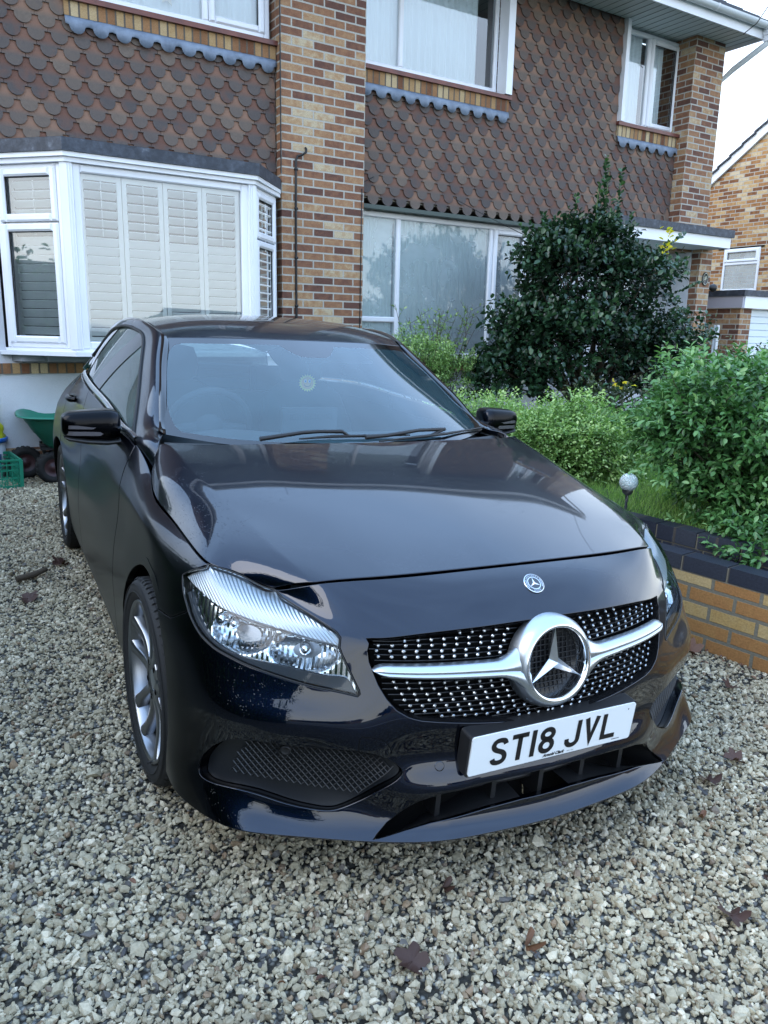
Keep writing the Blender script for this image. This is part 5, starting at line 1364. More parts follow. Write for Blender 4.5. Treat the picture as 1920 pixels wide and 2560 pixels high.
# ---- neighbouring house and its garage
NB_H = thing('neighbour_house', 'further brick house showing its gable end and a white two-part window', 'house', mat=HM)
U = 12.
b = MB(); dtop = [(4.9, 4.25), (2.0, 6.30), (-.9, 4.25)]
b.add([(U, 4.75, -.5), (U, -.75, -.5)]+[(U, -.75, 4.28), (U, 2.0, 6.22), (U, 4.75, 4.28)], [(0, 1, 2, 3, 4)])
b.v += [(U+8, q[1], q[2]) for q in b.v[:5]]; b.f += [[0, 5, 6, 1][::-1], [1, 6, 7, 2], [4, 3, 8, 9][::-1]]; b.mi += [0]*3; b.sm += [False]*3
b.build('gable_wall', M_BRICK2, NB_H)
sl = (6.22-4.28)/2.75
b = MB(); vb = MB()
for sg in (1, -1):
    d0 = 2.0; d1 = 5.1 if sg > 0 else -1.1; z0 = 6.28; z1 = 6.28-sl*3.1
    vb.add([(U-.06, d0, z0), (U-.06, d1, z1), (U-.06, d1, z1-.20), (U-.06, d0, z0-.20), (U-.01, d0, z0), (U-.01, d1, z1), (U-.01, d1, z1-.20), (U-.01, d0, z0-.20)], [(0,1,2,3), (4,7,6,5), (0,4,5,1), (3,2,6,7), (1,5,6,2), (0,3,7,4)])
    for k in range(12):
        f0, f1 = k/12, (k+1)/12+.01; y0, y1 = d0+(d1-d0)*f0, d0+(d1-d0)*f1; q0, q1 = z0+(z1-z0)*f0, z0+(z1-z0)*f1
        b.add([(U-.10, y0, q0+.01), (U-.10, y1, q1+.045), (U+8, y1, q1+.045), (U+8, y0, q0+.01), (U-.10, y0, q0-.03), (U-.10, y1, q1+.01), (U+8, y1, q1+.01), (U+8, y0, q0-.03)], [(0,1,2,3), (4,7,6,5), (0,4,5,1), (1,5,6,2), (2,6,7,3), (3,7,4,0)])
b.build('roof', M_ROOFT, NB_H); vb.build('verge_board', M_UPVC, NB_H)
wn = window(NB_H, TR(U-.03, 3.75, 2.30, -math.pi/2), .83, .86, trans=[(.04, .79, .56)], casements=[(.03, .80, .59, .84)], fw=.045, glass=M_GLASSD)
b = MB(); b.box((U-.02, 2.85, 3.16), (U+.05, 3.9, 3.19)); b.build('window_head', M_DARK, NB_H); hb((U+.25, 2.8, 2.2), (U+.3, 3.9, 3.3), 'curtain', mat('grey_blind', (.33, .34, .36), .9), NB_H)
GAR = thing('garage', 'flat-roofed brick garage with a white ribbed door beyond the porch', 'garage', mat=HM)
b = MB(); b.box((7.35, .06, -.4), (7.46, 3.6, 1.765)); b.box((7.46, .06, -.4), (7.62, .28, 1.765)); b.box((7.35, 3.6, -.4), (10.2, 3.7, 1.765)); b.build('wall', M_BRICK, GAR)
b = MB(); b.box((7.27, -.03, 1.935), (10.4, 3.8, 2.02)); b.build('roof', M_FELT, GAR)
M_OLDP = mat('old_painted_board', (.38, .37, .42), .6)
b = MB(); b.box((7.29, 0, 1.766), (7.33, 3.7, 1.934)); b.build('side_fascia', M_OLDP, GAR)
b = MB(); b.box((7.331, -.01, 1.766), (10.4, .02, 1.934)); b.build('front_fascia', M_UPVC, GAR)
b = MB(); 
for k in range(22):
    z = 1.76-k*.098
    b.add([(7.62, .10, z), (9.9, .10, z), (9.9, .115, z-.010), (7.62, .115, z-.010), (7.62, .10, z-.016), (9.9, .10, z-.016), (9.9, .10, z-.098), (7.62, .10, z-.098)], [(0, 3, 2, 1), (3, 4, 5, 2), (4, 7, 6, 5)])
b.build('garage_door', mat('door_white', (.66, .72, .76), .4), GAR)
b = MB(); b.lathe([(.0, 0), (.012, .0), (.055, -.085), (.05, -.10), (0, -.10)], lambda r, a, t: Vector((6.62-t*1.5-.17, .0+r*math.cos(a), 2.02+r*math.sin(a)+t*.1)), 16); b.build('wall_lamp', M_PLAST, HOUSE)
b = MB(); b.box((6.185, -.42, -.2), (6.235, -.37, 1.50)); b.box((6.160, -.40, -.2), (6.172, -.38, 1.50)); p_ = b.build('fence_post', mat('galvanised', (.45, .49, .53), .45, metal=.4), None); p_.matrix_world = HM
tag(p_, 'pale upright post standing against the porch pillar', 'post')
# ================================================================ ground, walls, gravel
m = mat('gravel_bed', (.12, .11, .09), .95); nb = NB(m); v = nb.uv(kind='Object'); vo = nb.n('TexVoronoi', Scale=62.); nb.t.links.new(v, vo.inputs['Vector'])
cg = nb.n('SeparateColor'); nb.t.links.new(vo.outputs['Color'], cg.inputs[0])
st_ = nb.ramp(cg.outputs[0], [(0, (.10, .095, .08)), (.5, (.22, .21, .18)), (1, (.36, .36, .33))])
nb.to('Base Color', nb.mix(nb.ramp(vo.outputs['Distance'], [(.25, 0), (.6, 1)]), st_, (.03, .028, .022))); nb.bump(nb.math('MULTIPLY', vo.outputs['Distance'], -1.), 1., .02); M_BED = m
# world-aligned sheet to the horizon; car frame is taken as level
b = MB(); b.add([(-250, -250, -.012), (250, -250, -.012), (250, 250, -.012), (-250, 250, -.012)], [(0, 1, 2, 3)])
m = mat('far_ground', (.07, .08, .06), .95); b.build('ground', m, kind='structure')
b = MB(); b.add([(-3.4, -3.2, 0), (3.4, -3.2, 0), (2.4, 6.4, 0), (-3.4, 6.4, 0)], [(0, 1, 2, 3)]); b.build('driveway', M_BED, kind='structure')
b = MB(); b.add([(-40, -9, -.008), (40, -9, -.008), (40, -3.6, -.008), (-40, -3.6, -.008)], [(0, 1, 2, 3)]); b.build('road', mat('asphalt', (.05, .05, .052), .9), kind='structure')
b = MB(); b.box((-40, -3.6, -.01), (40, -3.2, .02)); b.build('pavement', mat('paving', (.22, .22, .21), .9), kind='structure')
# ---- gravel stones
def stones(N, x, y, z, s, seed, name, label):
    r = np.random.default_rng(seed)
    ph = (1+5**.5)/2
    ico = np.array([(-1,ph,0),(1,ph,0),(-1,-ph,0),(1,-ph,0),(0,-1,ph),(0,1,ph),(0,-1,-ph),(0,1,-ph),(ph,0,-1),(ph,0,1),(-ph,0,-1),(-ph,0,1)])/math.sqrt(1+ph*ph)
    F = np.array([(0,11,5),(0,5,1),(0,1,7),(0,7,10),(0,10,11),(1,5,9),(5,11,4),(11,10,2),(10,7,6),(7,1,8),(3,9,4),(3,4,2),(3,2,6),(3,6,8),(3,8,9),(4,9,5),(2,4,11),(6,2,10),(8,6,7),(9,8,1)])
    n = len(x)
    V = ico[None]*(1+r.uniform(-.38, .30, (n, 12, 1))); V = V+r.uniform(-.10, .10, (n, 12, 3))
    V *= np.stack([r.uniform(.8, 1.35, n), r.uniform(.65, 1.05, n), r.uniform(.45, .85, n)], 1)[:, None]
    q = r.normal(size=(n, 4)); q[:, 1:3] *= .45; q /= np.linalg.norm(q, axis=1, keepdims=True); w_, a, b_, c = q.T
    R = np.stack([np.stack([1-2*(b_*b_+c*c), 2*(a*b_-c*w_), 2*(a*c+b_*w_)], 1), np.stack([2*(a*b_+c*w_), 1-2*(a*a+c*c), 2*(b_*c-a*w_)], 1), np.stack([2*(a*c-b_*w_), 2*(b_*c+a*w_), 1-2*(a*a+b_*b_)], 1)], 1)
    V = np.einsum('nij,nkj->nki', R, V)*s[:, None, None]+np.stack([x, y, z], 1)[:, None]
    FF = (F[None]+12*np.arange(n)[:, None, None]).reshape(-1, 3)
    me = fast_mesh(name, V.reshape(-1, 3), FF, False); c_ = r.random(n); set_attr(me, 'rnd', np.repeat(c_, 12)); d_ = r.random(n); set_attr(me, 'rnd2', np.repeat(d_, 12))
    return link(name, me, M_STONE, label=label, cat='gravel', kind='stuff')
m = mat('stone', (.4, .4, .36), .6, spec=.45); nb = NB(m); v = nb.uv(kind='Object'); r1 = nb.attr('rnd'); n1 = nb.noise(160, v, 4, .65)
c = nb.ramp(r1, [(0, (.05, .055, .07)), (.03, (.11, .12, .14)), (.06, (.22, .17, .13)), (.12, (.27, .26, .22)), (.45, (.33, .33, .285)), (.75, (.42, .42, .375)), (.95, (.54, .54, .50)), (1, (.62, .62, .60))])
c = nb.mix(.55, c, nb.ramp(n1, [(.3, .6), (.7, 1.15)]), 'MULTIPLY'); c = nb.mix(1., c, nb.ramp(nb.noise(1.6, v, 4, .6), [(.32, (.82, .80, .78)), (.6, (1.08, 1.08, 1.06))]), 'MULTIPLY'); nb.to('Base Color', nb.mix(1., c, (1.06, .93, .74), 'MULTIPLY')); nb.bump(n1, .3, .002); nb.to('Roughness', nb.ramp(nb.noise(3, v, 3), [(.35, .35), (.65, .75)])); M_STONE = m
r = np.random.default_rng(3)
def region(n, x0, x1, y0, y1): return r.uniform(x0, x1, n), r.uniform(y0, y1, n)
X, Y = [], []
for (x0, x1, y0, y1, dens) in ((-1.7, 2.9, -1.1, .6, 9000), (-2.2, -.55, .6, 6.2, 6300), (1.0, 1.85, .6, 2.6, 5000), (-.55, 1.2, .6, 1.2, 2500)):
    a, c_ = region(int((x1-x0)*(y1-y0)*dens), x0, x1, y0, y1); X.append(a); Y.append(c_)
X = np.concatenate(X); Y = np.concatenate(Y)
wall_x = lambda y: 1.665-.226*(y-1.0)
keep = (X < wall_x(Y)+.0) & (Y < 6.15)
# frustum cull with a generous margin
d = np.stack([X, Y, 0*X], 1)-CAM_C; zc = d@CF; xc = d@CR/zc*CAM_F; yc = -(d@CU)/zc*CAM_F
keep &= (zc > 0) & (abs(xc) < 960+420) & (yc < 1280+380)
X, Y = X[keep], Y[keep]; n = len(X); S = np.clip(r.lognormal(math.log(.0076), .30, n), .0045, .020); Z = r.uniform(-.002, .010, n)+.15*S
print('stones', n)
stones(n, X, Y, Z, S, 5, 'gravel', 'pale crushed stone gravel covering the drive around the car')
# ---- garden retaining walls (two steps)
wd_ = Vector((.2205, -.9754, 0)); wn_ = Vector((.9754, .2205, 0))   # along, inwards
def wallM(px, py): 
    M_ = Matrix.Identity(4)
    for i in range(3): M_[i][0] = wd_[i]; M_[i][1] = wn_[i]; M_[i][2] = (0, 0, 1)[i]; M_[i][3] = (px, py, 0)[i]
    return M_
GW = thing('garden_wall', 'low yellow brick retaining wall with a blue-black brick top, right of the car', 'wall', mat=wallM(1.665, 1.0))
b = MB(); b.box((-1.9, 0, -.05), (3.2, .10, .352)); b.build('wall_face', M_GWALL, GW)
b = MB()
for k in range(23): x = -1.9+k*.225; b.box((x, -.004, .360), (x+.215, .104, .430)); 
b.build('wall_coping', M_ENG, GW)
b = MB(); b.box((-1.9, .002, .352), (3.2, .10, .423)); b.build('coping_mortar', mat('mortar', (.16, .15, .12), .9), GW)
GW2 = thing('upper_garden_wall', 'second low course of blue-black bricks stepped behind the yellow brick wall', 'wall', mat=wallM(1.878, 1.0))
b = MB()
for k in range(23): x = -2.0+k*.225; b.box((x, 0, .418), (x+.215, .108, .496), 0); b.box((x+.04, .0, .335), (x+.255, .108, .411), 0)
b.build('wall_coping', M_ENG, GW2)
b = MB(); b.box((-2.0, .006, .30), (3.2, .10, .488)); b.build('wall_core', mat('mortar2', (.13, .12, .09), .9), GW2)
m = mat('soil', (.035, .028, .022), .95); nb = NB(m); nb.bump(nb.noise(60, nb.uv(kind='Object'), 5), 1., .02); M_SOIL = m
b = MB(); b.box((-1.9, .10, 0), (3.2, .25, .372)); xf(b, wallM(1.665, 1.0)); b.build('flower_bed_soil', M_SOIL, kind='structure')
# lawn
m = mat('turf', (.035, .07, .02), .95); nb = NB(m); nb.bump(nb.noise(40, nb.uv(kind='Object'), 4), 1., .03); M_TURF = m
P0 = wallM(1.878, 1.0); LV = [tuple(P0 @ Vector(q)) for q in ((3.2, .1, .478), (-2.0, .1, .478))]
b = MB(); b.add([LV[0], (9, -2.1, .478), (9, 6.2, .478), (1.35, 6.2, .478), (1.35, 3.2, .478), LV[1]], [(0, 1, 2, 3, 4, 5)]); b.build('lawn', M_TURF, kind='structure')
b = MB(); b.add([(1.35, 6.2, .478), (1.35, 3.2, .478), (1.35, 3.2, 0), (1.35, 6.2, 0)], [(0, 1, 2, 3)]); b.build('lawn_edge', M_GWALL, kind='structure')
def blades(n, fx, z0, h, w_, seed):
    r = np.random.default_rng(seed); x, y = fx(r, n); n = len(x); a = r.uniform(0, 6.28, n); hh = h*r.uniform(.5, 1.25, n); ww = w_*r.uniform(.6, 1.2, n); ln = r.normal(0, .5, (n, 2))*hh[:, None]
    base = np.stack([x, y, np.full(n, z0)], 1); s_ = np.stack([np.cos(a)*ww, np.sin(a)*ww, 0*a], 1)
    mid = base+np.stack([ln[:, 0]*.35, ln[:, 1]*.35, hh*.6], 1); tip = base+np.stack([ln[:, 0], ln[:, 1], hh*.95], 1)
    V = np.stack([base-s_, base+s_, mid+s_*.7, mid-s_*.7, tip], 1); F = np.array([(0, 1, 2), (0, 2, 3), (3, 2, 4)]); FF = (F[None]+5*np.arange(n)[:, None, None]).reshape(-1, 3)
    me = fast_mesh('grass', V.reshape(-1, 3), FF); set_attr(me, 'rnd', np.repeat(r.random(n), 5)); return me
def leaf_mat(name, stops, rough=.4, tr=.25, spec=.5, vein=True):
    m = mat(name, (.05, .1, .03), rough, spec=spec); nb = NB(m); c = nb.ramp(nb.attr('rnd'), stops); nb.to('Base Color', c)
    t = nb.t; o = t.nodes['Material Output']; tl = t.nodes.new('ShaderNodeBsdfTranslucent'); br = nb.mix(1., c, (1.6, 1.9, .9), 'MULTIPLY'); t.links.new(br, tl.inputs[0])
    mx = t.nodes.new('ShaderNodeMixShader'); mx.inputs[0].default_value = tr; t.links.new(nb.b.outputs[0], mx.inputs[1]); t.links.new(tl.outputs[0], mx.inputs[2]); t.links.new(mx.outputs[0], o.inputs['Surface']); return m
M_GRASS = leaf_mat('grass_blade', [(0, (.07, .17, .03)), (.6, (.15, .28, .06)), (1, (.30, .42, .13))], .6, .3)
def fx(r, n):
    x, y = r.uniform(1.7, 4.6, n), r.uniform(.6, 4.2, n); k = x > 1.97-.226*(y-1.0); return x[k], y[k]
link('grass', blades(60000, fx, .478, .05, .0016, 2), M_GRASS, label='rough green lawn growing between the bushes above the wall', cat='grass', kind='stuff')
# ================================================================ planting
def leaves(P, D, ln, wd, mat_, name, parent, seed=1, fold=.35, droop=.15, rv=None, **kw):
    """one small two-sided leaf per row: P base, D direction"""
    r = np.random.default_rng(seed); n = len(P); D = D/np.linalg.norm(D, axis=1, keepdims=True)
    L_ = ln*r.uniform(.65, 1.2, n)[:, None]; W2 = wd*r.uniform(.75, 1.15, n)[:, None]*.5
    up = np.array([0, 0, 1.])+r.normal(0, .45, (n, 3)); S_ = np.cross(D, up); S_ /= np.linalg.norm(S_, axis=1, keepdims=True)+1e-9; Nn = np.cross(S_, D)
    dr = -np.array([0, 0, 1.])*droop
    a = P; l1 = P+D*L_*.28+S_*W2*.85+Nn*W2*fold; l2 = P+(D+dr*.4)*L_*.68+S_*W2*.95+Nn*W2*fold; t = P+(D+dr)*L_; r2 = P+(D+dr*.4)*L_*.68-S_*W2*.95+Nn*W2*fold; r1 = P+D*L_*.28-S_*W2*.85+Nn*W2*fold
    m_ = P+(D+dr*.35)*L_*.6
    V = np.stack([a, l1, l2, t, r2, r1, m_], 1); F = np.array([(0, 6, 2, 1), (6, 3, 2, 2), (0, 5, 4, 6), (6, 4, 3, 3)])
    T3 = np.array([(0, 6, 1), (1, 6, 2), (2, 6, 3), (0, 5, 6), (5, 4, 6), (4, 3, 6)]); FF = (T3[None]+7*np.arange(n)[:, None, None]).reshape(-1, 3)
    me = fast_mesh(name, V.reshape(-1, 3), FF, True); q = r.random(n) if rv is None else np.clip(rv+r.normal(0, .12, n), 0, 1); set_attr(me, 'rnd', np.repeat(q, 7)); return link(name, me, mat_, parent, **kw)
def crown(lobes, nshoot, per, ln, seed, shell=.55, up=.5, step=.02, lean=1.0, top_bright=True, whorl=True):
    """shoots spread through ellipsoid lobes; returns leaf bases, directions, brightness, shoot axes"""
    r = np.random.default_rng(seed); vol = np.array([l[3]*l[4]*l[5] for l in lobes])**.72; cnt = (vol/vol.sum()*nshoot).astype(int)
    Ps, Ds, Br, Sh = [], [], [], []
    for (cx, cy, cz, rx, ry, rz), c in zip(lobes, cnt):
        d = r.normal(size=(c, 3)); d /= np.linalg.norm(d, axis=1, keepdims=True); d[:, 2] = np.where(d[:, 2] < -.5, -d[:, 2]*.6, d[:, 2])
        lump = 1+.19*np.sin(d[:, 0]*7+cx*3)*np.cos(d[:, 1]*6+cz)+.14*np.sin(d[:, 2]*9+seed)
        rad = r.uniform(shell, 1.0, c)**.5*lump; base = np.array([cx, cy, cz])+d*rad[:, None]*[rx, ry, rz]
        ax = d*lean+np.array([0, 0, up])+r.normal(0, .35, (c, 3)); ax /= np.linalg.norm(ax, axis=1, keepdims=True)
        sl = per*step
        for k in range(per):
            b_ = base+ax*(k*step); ang = k*2.4+r.uniform(0, 6.28, c)*.3
            e1 = np.cross(ax, [.3, .2, .9]); e1 /= np.linalg.norm(e1, axis=1, keepdims=True); e2 = np.cross(ax, e1)
            f = .35+.5*(1-k/per)
            dd = ax*(1-f*.7)+(e1*np.cos(ang)[:, None]+e2*np.sin(ang)[:, None])*(.55+f*.5)
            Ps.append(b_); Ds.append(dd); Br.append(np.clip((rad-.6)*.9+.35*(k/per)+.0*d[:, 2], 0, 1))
        Sh.append(np.stack([base, base+ax*sl], 1))
    return np.concatenate(Ps), np.concatenate(Ds), np.concatenate(Br), np.concatenate(Sh)
def twigs(S_, root, n, rad, mat_, name, parent, seed=1, sub=9):
    r = random.Random(seed); b = MB(); root = Vector(root); idx = list(range(len(S_))); r.shuffle(idx)
    for i in idx[:n]:
        e = Vector(S_[i][0]); tip = Vector(S_[i][1]); m_ = root.lerp(e, .5)+Vector((r.uniform(-.05, .05), r.uniform(-.05, .05), r.uniform(.0, .10)))
        b.tube([root+Vector((r.uniform(-.04, .04), r.uniform(-.04, .04), 0)), m_, e, tip], [rad, rad*.55, rad*.25, rad*.12], 5)
    return b.build(name, mat_, parent, boxuv=False)
M_BARK = mat('bark', (.06, .045, .03), .9)
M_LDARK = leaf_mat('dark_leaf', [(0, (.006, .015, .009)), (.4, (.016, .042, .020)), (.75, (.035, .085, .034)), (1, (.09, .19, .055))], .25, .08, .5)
M_LMID = leaf_mat('light_leaf', [(0, (.04, .08, .02)), (.35, (.14, .26, .07)), (.7, (.30, .44, .16)), (1, (.48, .58, .28))], .42, .22)
M_LRT = leaf_mat('mid_leaf', [(0, (.015, .04, .012)), (.35, (.05, .14, .04)), (.7, (.12, .25, .085)), (1, (.30, .44, .19))], .36, .2)
M_YEL = leaf_mat('yellow_leaf', [(0, (.55, .42, .02)), (1, (.70, .62, .05))], .5, .35)
HV = lambda u, d, v: HM @ Vector((u, d, v))
def hl_(l): c = HV(*l[:3]); return (c.x, c.y, c.z, *l[3:])
# dark evergreen in front of the porch
t = thing('evergreen_shrub', 'tall dark glossy evergreen shrub in front of the porch, with upright sprigs at its top', 'shrub', HV(3.1, -1.1, .45))
off_ = np.array(HV(3.1, -1.1, .45))
lob = [hl_(l) for l in [(3.1, -1.1, 1.05, 1.35, .75, .75), (3.05, -1.1, 1.75, .95, .6, .62), (3.02, -1.05, 2.2, .48, .4, .36), (2.30, -1.15, 1.25, .45, .42, .45), (4.0, -1.1, 1.05, .50, .45, .45), (3.75, -1.0, 1.9, .34, .32, .36), (2.45, -1.1, 2.05, .30, .3, .26), (4.2, -1.1, .85, .42, .42, .42), (2.0, -1.1, .85, .4, .42, .4)]]
P, D, B, S_ = crown(lob, 5200, 5, .05, 4, shell=.25, up=.55, step=.030)
ex = []
for (u, d, v0, v1, nn) in ((3.15, -1.1, 2.3, 3.12, 26), (3.32, -1.12, 2.2, 3.02, 24), (3.02, -1.1, 2.3, 2.85, 18), (2.72, -1.1, 2.2, 2.72, 16), (3.22, -1.0, 2.2, 2.95, 20), (2.35, -1.1, 2.1, 2.5, 12), (3.6, -1.1, 2.2, 2.62, 14)):
    q0, q1 = HV(u, d, v0), HV(u+.06*random.uniform(-1, 1), d, v1); ax_ = (q1-q0)
    for k in range(nn):
        for s in (0, 1): a = k*2.4+s*3.1; ex.append((q0+ax_*(k/nn), Vector((math.cos(a)*.8, math.sin(a)*.8, .7)), .72+.2*(k/nn)))
for (a_, b_, nn) in (((4.1, -1.2, 1.75), (4.62, -1.3, 1.95), 12), ((3.9, -1.2, 2.2), (4.35, -1.2, 2.45), 12), ((2.2, -1.2, 2.1), (1.85, -1.3, 2.3), 10), ((2.1, -1.2, 1.5), (1.62, -1.3, 1.68), 11), ((4.3, -1.2, 1.2), (4.7, -1.2, 1.4), 10), ((4.0, -1.2, 2.0), (4.4, -1.25, 2.2), 9)):
    q0, q1 = HV(*a_), HV(*b_)
    for k in range(nn):
        for s in (0, 1): ex.append((q0.lerp(q1, k/nn), (q1-q0).normalized()*.6+Vector((random.uniform(-.6, .6), random.uniform(-.6, .6), random.uniform(.0, .8))), .75))
for k_ in range(26):
    l_ = random.choice(lob[:7]); a_ = random.uniform(0, 6.28); dv_ = Vector((math.cos(a_), math.sin(a_), random.uniform(.1, 1.1))).normalized(); q0 = Vector(l_[:3])+Vector((dv_.x*l_[3], dv_.y*l_[4], dv_.z*l_[5]))*.95; q1 = q0+(dv_+Vector((0, 0, .5)))*random.uniform(.12, .30)
    for k in range(8):
        for s in (0, 1): ex.append((q0.lerp(q1, k/8), (q1-q0).normalized()*.6+Vector((random.uniform(-.7, .7), random.uniform(-.7, .7), random.uniform(-.1, .7))), .7+.2*k/8))
P = np.concatenate([P, [tuple(e[0]) for e in ex]]); D = np.concatenate([D, [tuple(e[1]) for e in ex]]); B = np.concatenate([B, [e[2] for e in ex]])
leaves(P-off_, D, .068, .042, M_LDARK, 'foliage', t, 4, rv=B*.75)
twigs(S_-off_, (0, 0, -.05), 70, .020, M_BARK, 'branches', t, 2)
bq = MB(); b2 = [HV(3.15, -1.1, 2.2), HV(3.18, -1.1, 3.1)]
for (u, v0, v1) in ((3.15, 2.0, 3.1), (3.33, 2.0, 3.0), (2.72, 2.0, 2.7), (3.02, 2.0, 2.85)): bq.tube([HV(u, -1.1, v0)-Vector(off_), HV(u+.02, -1.1, v1)-Vector(off_)], [.006, .003], 5)
bq.build('stems', mat('green_stem', (.10, .16, .05), .6), t)
Yp = []; 
for k in range(34): a = random.uniform(0, 6.28); Yp.append((HV(3.86+random.gauss(0, .05), -1.35, 2.32+random.uniform(-.14, .14)), (math.cos(a), math.sin(a), .6)))
for k in range(14): Yp.append((HV(2.75+random.gauss(0, .09), -1.85, .86+random.uniform(-.05, .05)), (random.gauss(0, 1), -1, .2)))
leaves(np.array([tuple(p) for p, _ in Yp])-off_, np.array([d for _, d in Yp]), .065, .042, M_YEL, 'yellow_leaves', t, 8)
# light green round bush
def bush(name, label, lobes, nshoot, per, ln, wd, m_, seed, root, cat='bush', step=.014, up=.6, shell=.4, ntw=60, rad=.008, droop=.1, extra=None):
    t = thing(name, label, cat, root); o_ = np.array(root); P, D, B, S_ = crown(lobes, nshoot, per, ln, seed, shell=shell, up=up, step=step)
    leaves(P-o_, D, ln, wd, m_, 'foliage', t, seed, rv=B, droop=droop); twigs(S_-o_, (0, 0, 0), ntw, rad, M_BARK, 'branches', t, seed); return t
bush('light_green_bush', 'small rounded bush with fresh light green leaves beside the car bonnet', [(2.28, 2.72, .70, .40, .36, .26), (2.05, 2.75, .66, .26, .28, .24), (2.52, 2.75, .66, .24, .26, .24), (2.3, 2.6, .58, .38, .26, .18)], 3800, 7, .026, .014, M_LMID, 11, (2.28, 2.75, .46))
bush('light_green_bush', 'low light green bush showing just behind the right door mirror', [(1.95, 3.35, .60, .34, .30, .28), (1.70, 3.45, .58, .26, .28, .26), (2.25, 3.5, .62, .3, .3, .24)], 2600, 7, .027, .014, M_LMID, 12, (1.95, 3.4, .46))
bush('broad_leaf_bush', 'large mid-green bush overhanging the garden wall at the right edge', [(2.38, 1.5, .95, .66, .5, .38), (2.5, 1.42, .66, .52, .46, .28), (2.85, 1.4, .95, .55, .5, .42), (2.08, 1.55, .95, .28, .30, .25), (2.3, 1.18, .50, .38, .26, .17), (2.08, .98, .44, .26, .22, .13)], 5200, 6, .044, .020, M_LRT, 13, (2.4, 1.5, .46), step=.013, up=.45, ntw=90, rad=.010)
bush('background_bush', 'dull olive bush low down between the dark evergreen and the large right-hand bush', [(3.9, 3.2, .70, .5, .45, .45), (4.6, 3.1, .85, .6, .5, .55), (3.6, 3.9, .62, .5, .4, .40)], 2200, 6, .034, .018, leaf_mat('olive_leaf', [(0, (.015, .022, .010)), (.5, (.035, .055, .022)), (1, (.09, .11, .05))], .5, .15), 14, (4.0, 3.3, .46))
# straggly rose and its weeds below the wide window
t = thing('straggly_plant', 'thin straggly shrub with bare twigs and small leaves below the wide ground-floor window', 'shrub', HV(1.45, -.5, .45)); o_ = np.array(HV(1.45, -.5, .45)); rr_ = random.Random(5); bq = MB(); LP, LD, LB = [], [], []; TP = []
for k in range(46):
    a = rr_.uniform(0, 6.28); h = rr_.uniform(.55, 1.2); sp = rr_.uniform(.05, .50); base = Vector(o_)+Vector((rr_.uniform(-.12, .12), rr_.uniform(-.1, .1), 0)); tip = base+Vector((math.cos(a)*sp, math.sin(a)*sp*.6, h)); mid = base.lerp(tip, .5)+Vector((rr_.uniform(-.08, .08), rr_.uniform(-.08, .08), .05))
    pts_ = [base, mid, tip]; bq.tube([q-Vector(o_) for q in pts_], [.006, .004, .0018], 5)
    for j in range(10):
        f = .35+.65*j/10; q = base.lerp(mid, f*2) if f < .5 else mid.lerp(tip, f*2-1)
        if rr_.random() < .55: e = q+Vector((rr_.uniform(-.16, .16), rr_.uniform(-.12, .12), rr_.uniform(-.02, .14))); bq.tube([q-Vector(o_), e-Vector(o_)], [.0022, .001], 4)
        else: e = q
        for s in range(5 if a < 3.6 else 2): LP.append(tuple(q.lerp(e, rr_.random()))); LD.append((rr_.uniform(-1, 1), rr_.uniform(-1, 1), rr_.uniform(.1, 1.2))); LB.append(rr_.uniform(.3, .85))
bq.build('branches', M_BARK, t); leaves(np.array(LP)-o_, np.array(LD), .045, .018, M_LMID, 'foliage', t, 6, rv=np.array(LB)*.8)
bush('small_leaf_bush', 'pale low bush just behind the car roof under the wide window', [hl_(l) for l in [(1.05, -.75, .95, .36, .3, .42), (1.45, -.7, .85, .35, .3, .36)]], 1300, 6, .028, .013, M_LMID, 16, tuple(HV(1.2, -.7, .45)), ntw=30)
# blades poking over the lawn edge already built; dead leaves on the gravel
M_DEAD = leaf_mat('dead_leaf', [(0, (.035, .018, .014)), (.5, (.07, .032, .022)), (1, (.16, .075, .04))], .6, .1)
def dead_leaf(x, y, s, rz, curl, label, kind=0, rv=.4, tilt=0.):
    s *= .8
    r = random.Random(int(x*1000)+int(y*77)); b = MB(); n = 40; ring_ = []
    for k in range(n):
        a = 2*math.pi*k/n; 
        if kind == 0:   # five-pointed lobed leaf
            q = a-math.pi/2; lob_ = abs(math.cos(2.5*q))**1.3; R_ = s*(.5+.5*lob_*(1-.25*abs(math.sin(q/2-.1)))) * r.uniform(.88, 1.08)
        else: R_ = s*(.36+.64*abs(math.cos(a))**1.6)*r.uniform(.93, 1.05)
        ring_.append((R_*math.cos(a), R_*math.sin(a)))
    vs = [(0, 0, 0)]; 
    for f in (.5, 1.):
        for (px_, py_) in ring_: X_, Y_ = px_*f, py_*f; vs.append((X_, Y_, curl*(X_*X_*1.0/s+.5*abs(Y_)*math.sin(X_*30/s*.1))+.12*s*math.sin(X_/s*4+Y_/s*3)*f+r.uniform(0, .04)*s))
    fs = [(0, 1+k, 1+(k+1) % n) for k in range(n)]+[(1+k, 1+n+k, 1+n+(k+1) % n, 1+(k+1) % n) for k in range(n)]; b.add(vs, fs, 0, True)
    b.tube([(0, 0, .001), (-s*.8, s*.1, .004), (-s*1.5, s*.35, .008)], [.0012, .001, .0008], 4)
    M_ = Matrix.Translation((x, y, .021)) @ Matrix.Rotation(rz, 4, 'Z') @ Matrix.Rotation(tilt, 4, 'X')
    o = b.build('fallen_leaf', M_DEAD, None, label=label, cat='leaf', group='fallen leaves on the gravel'); set_attr(o.data, 'rnd', [rv]*len(b.v)); o.matrix_world = M_; return o
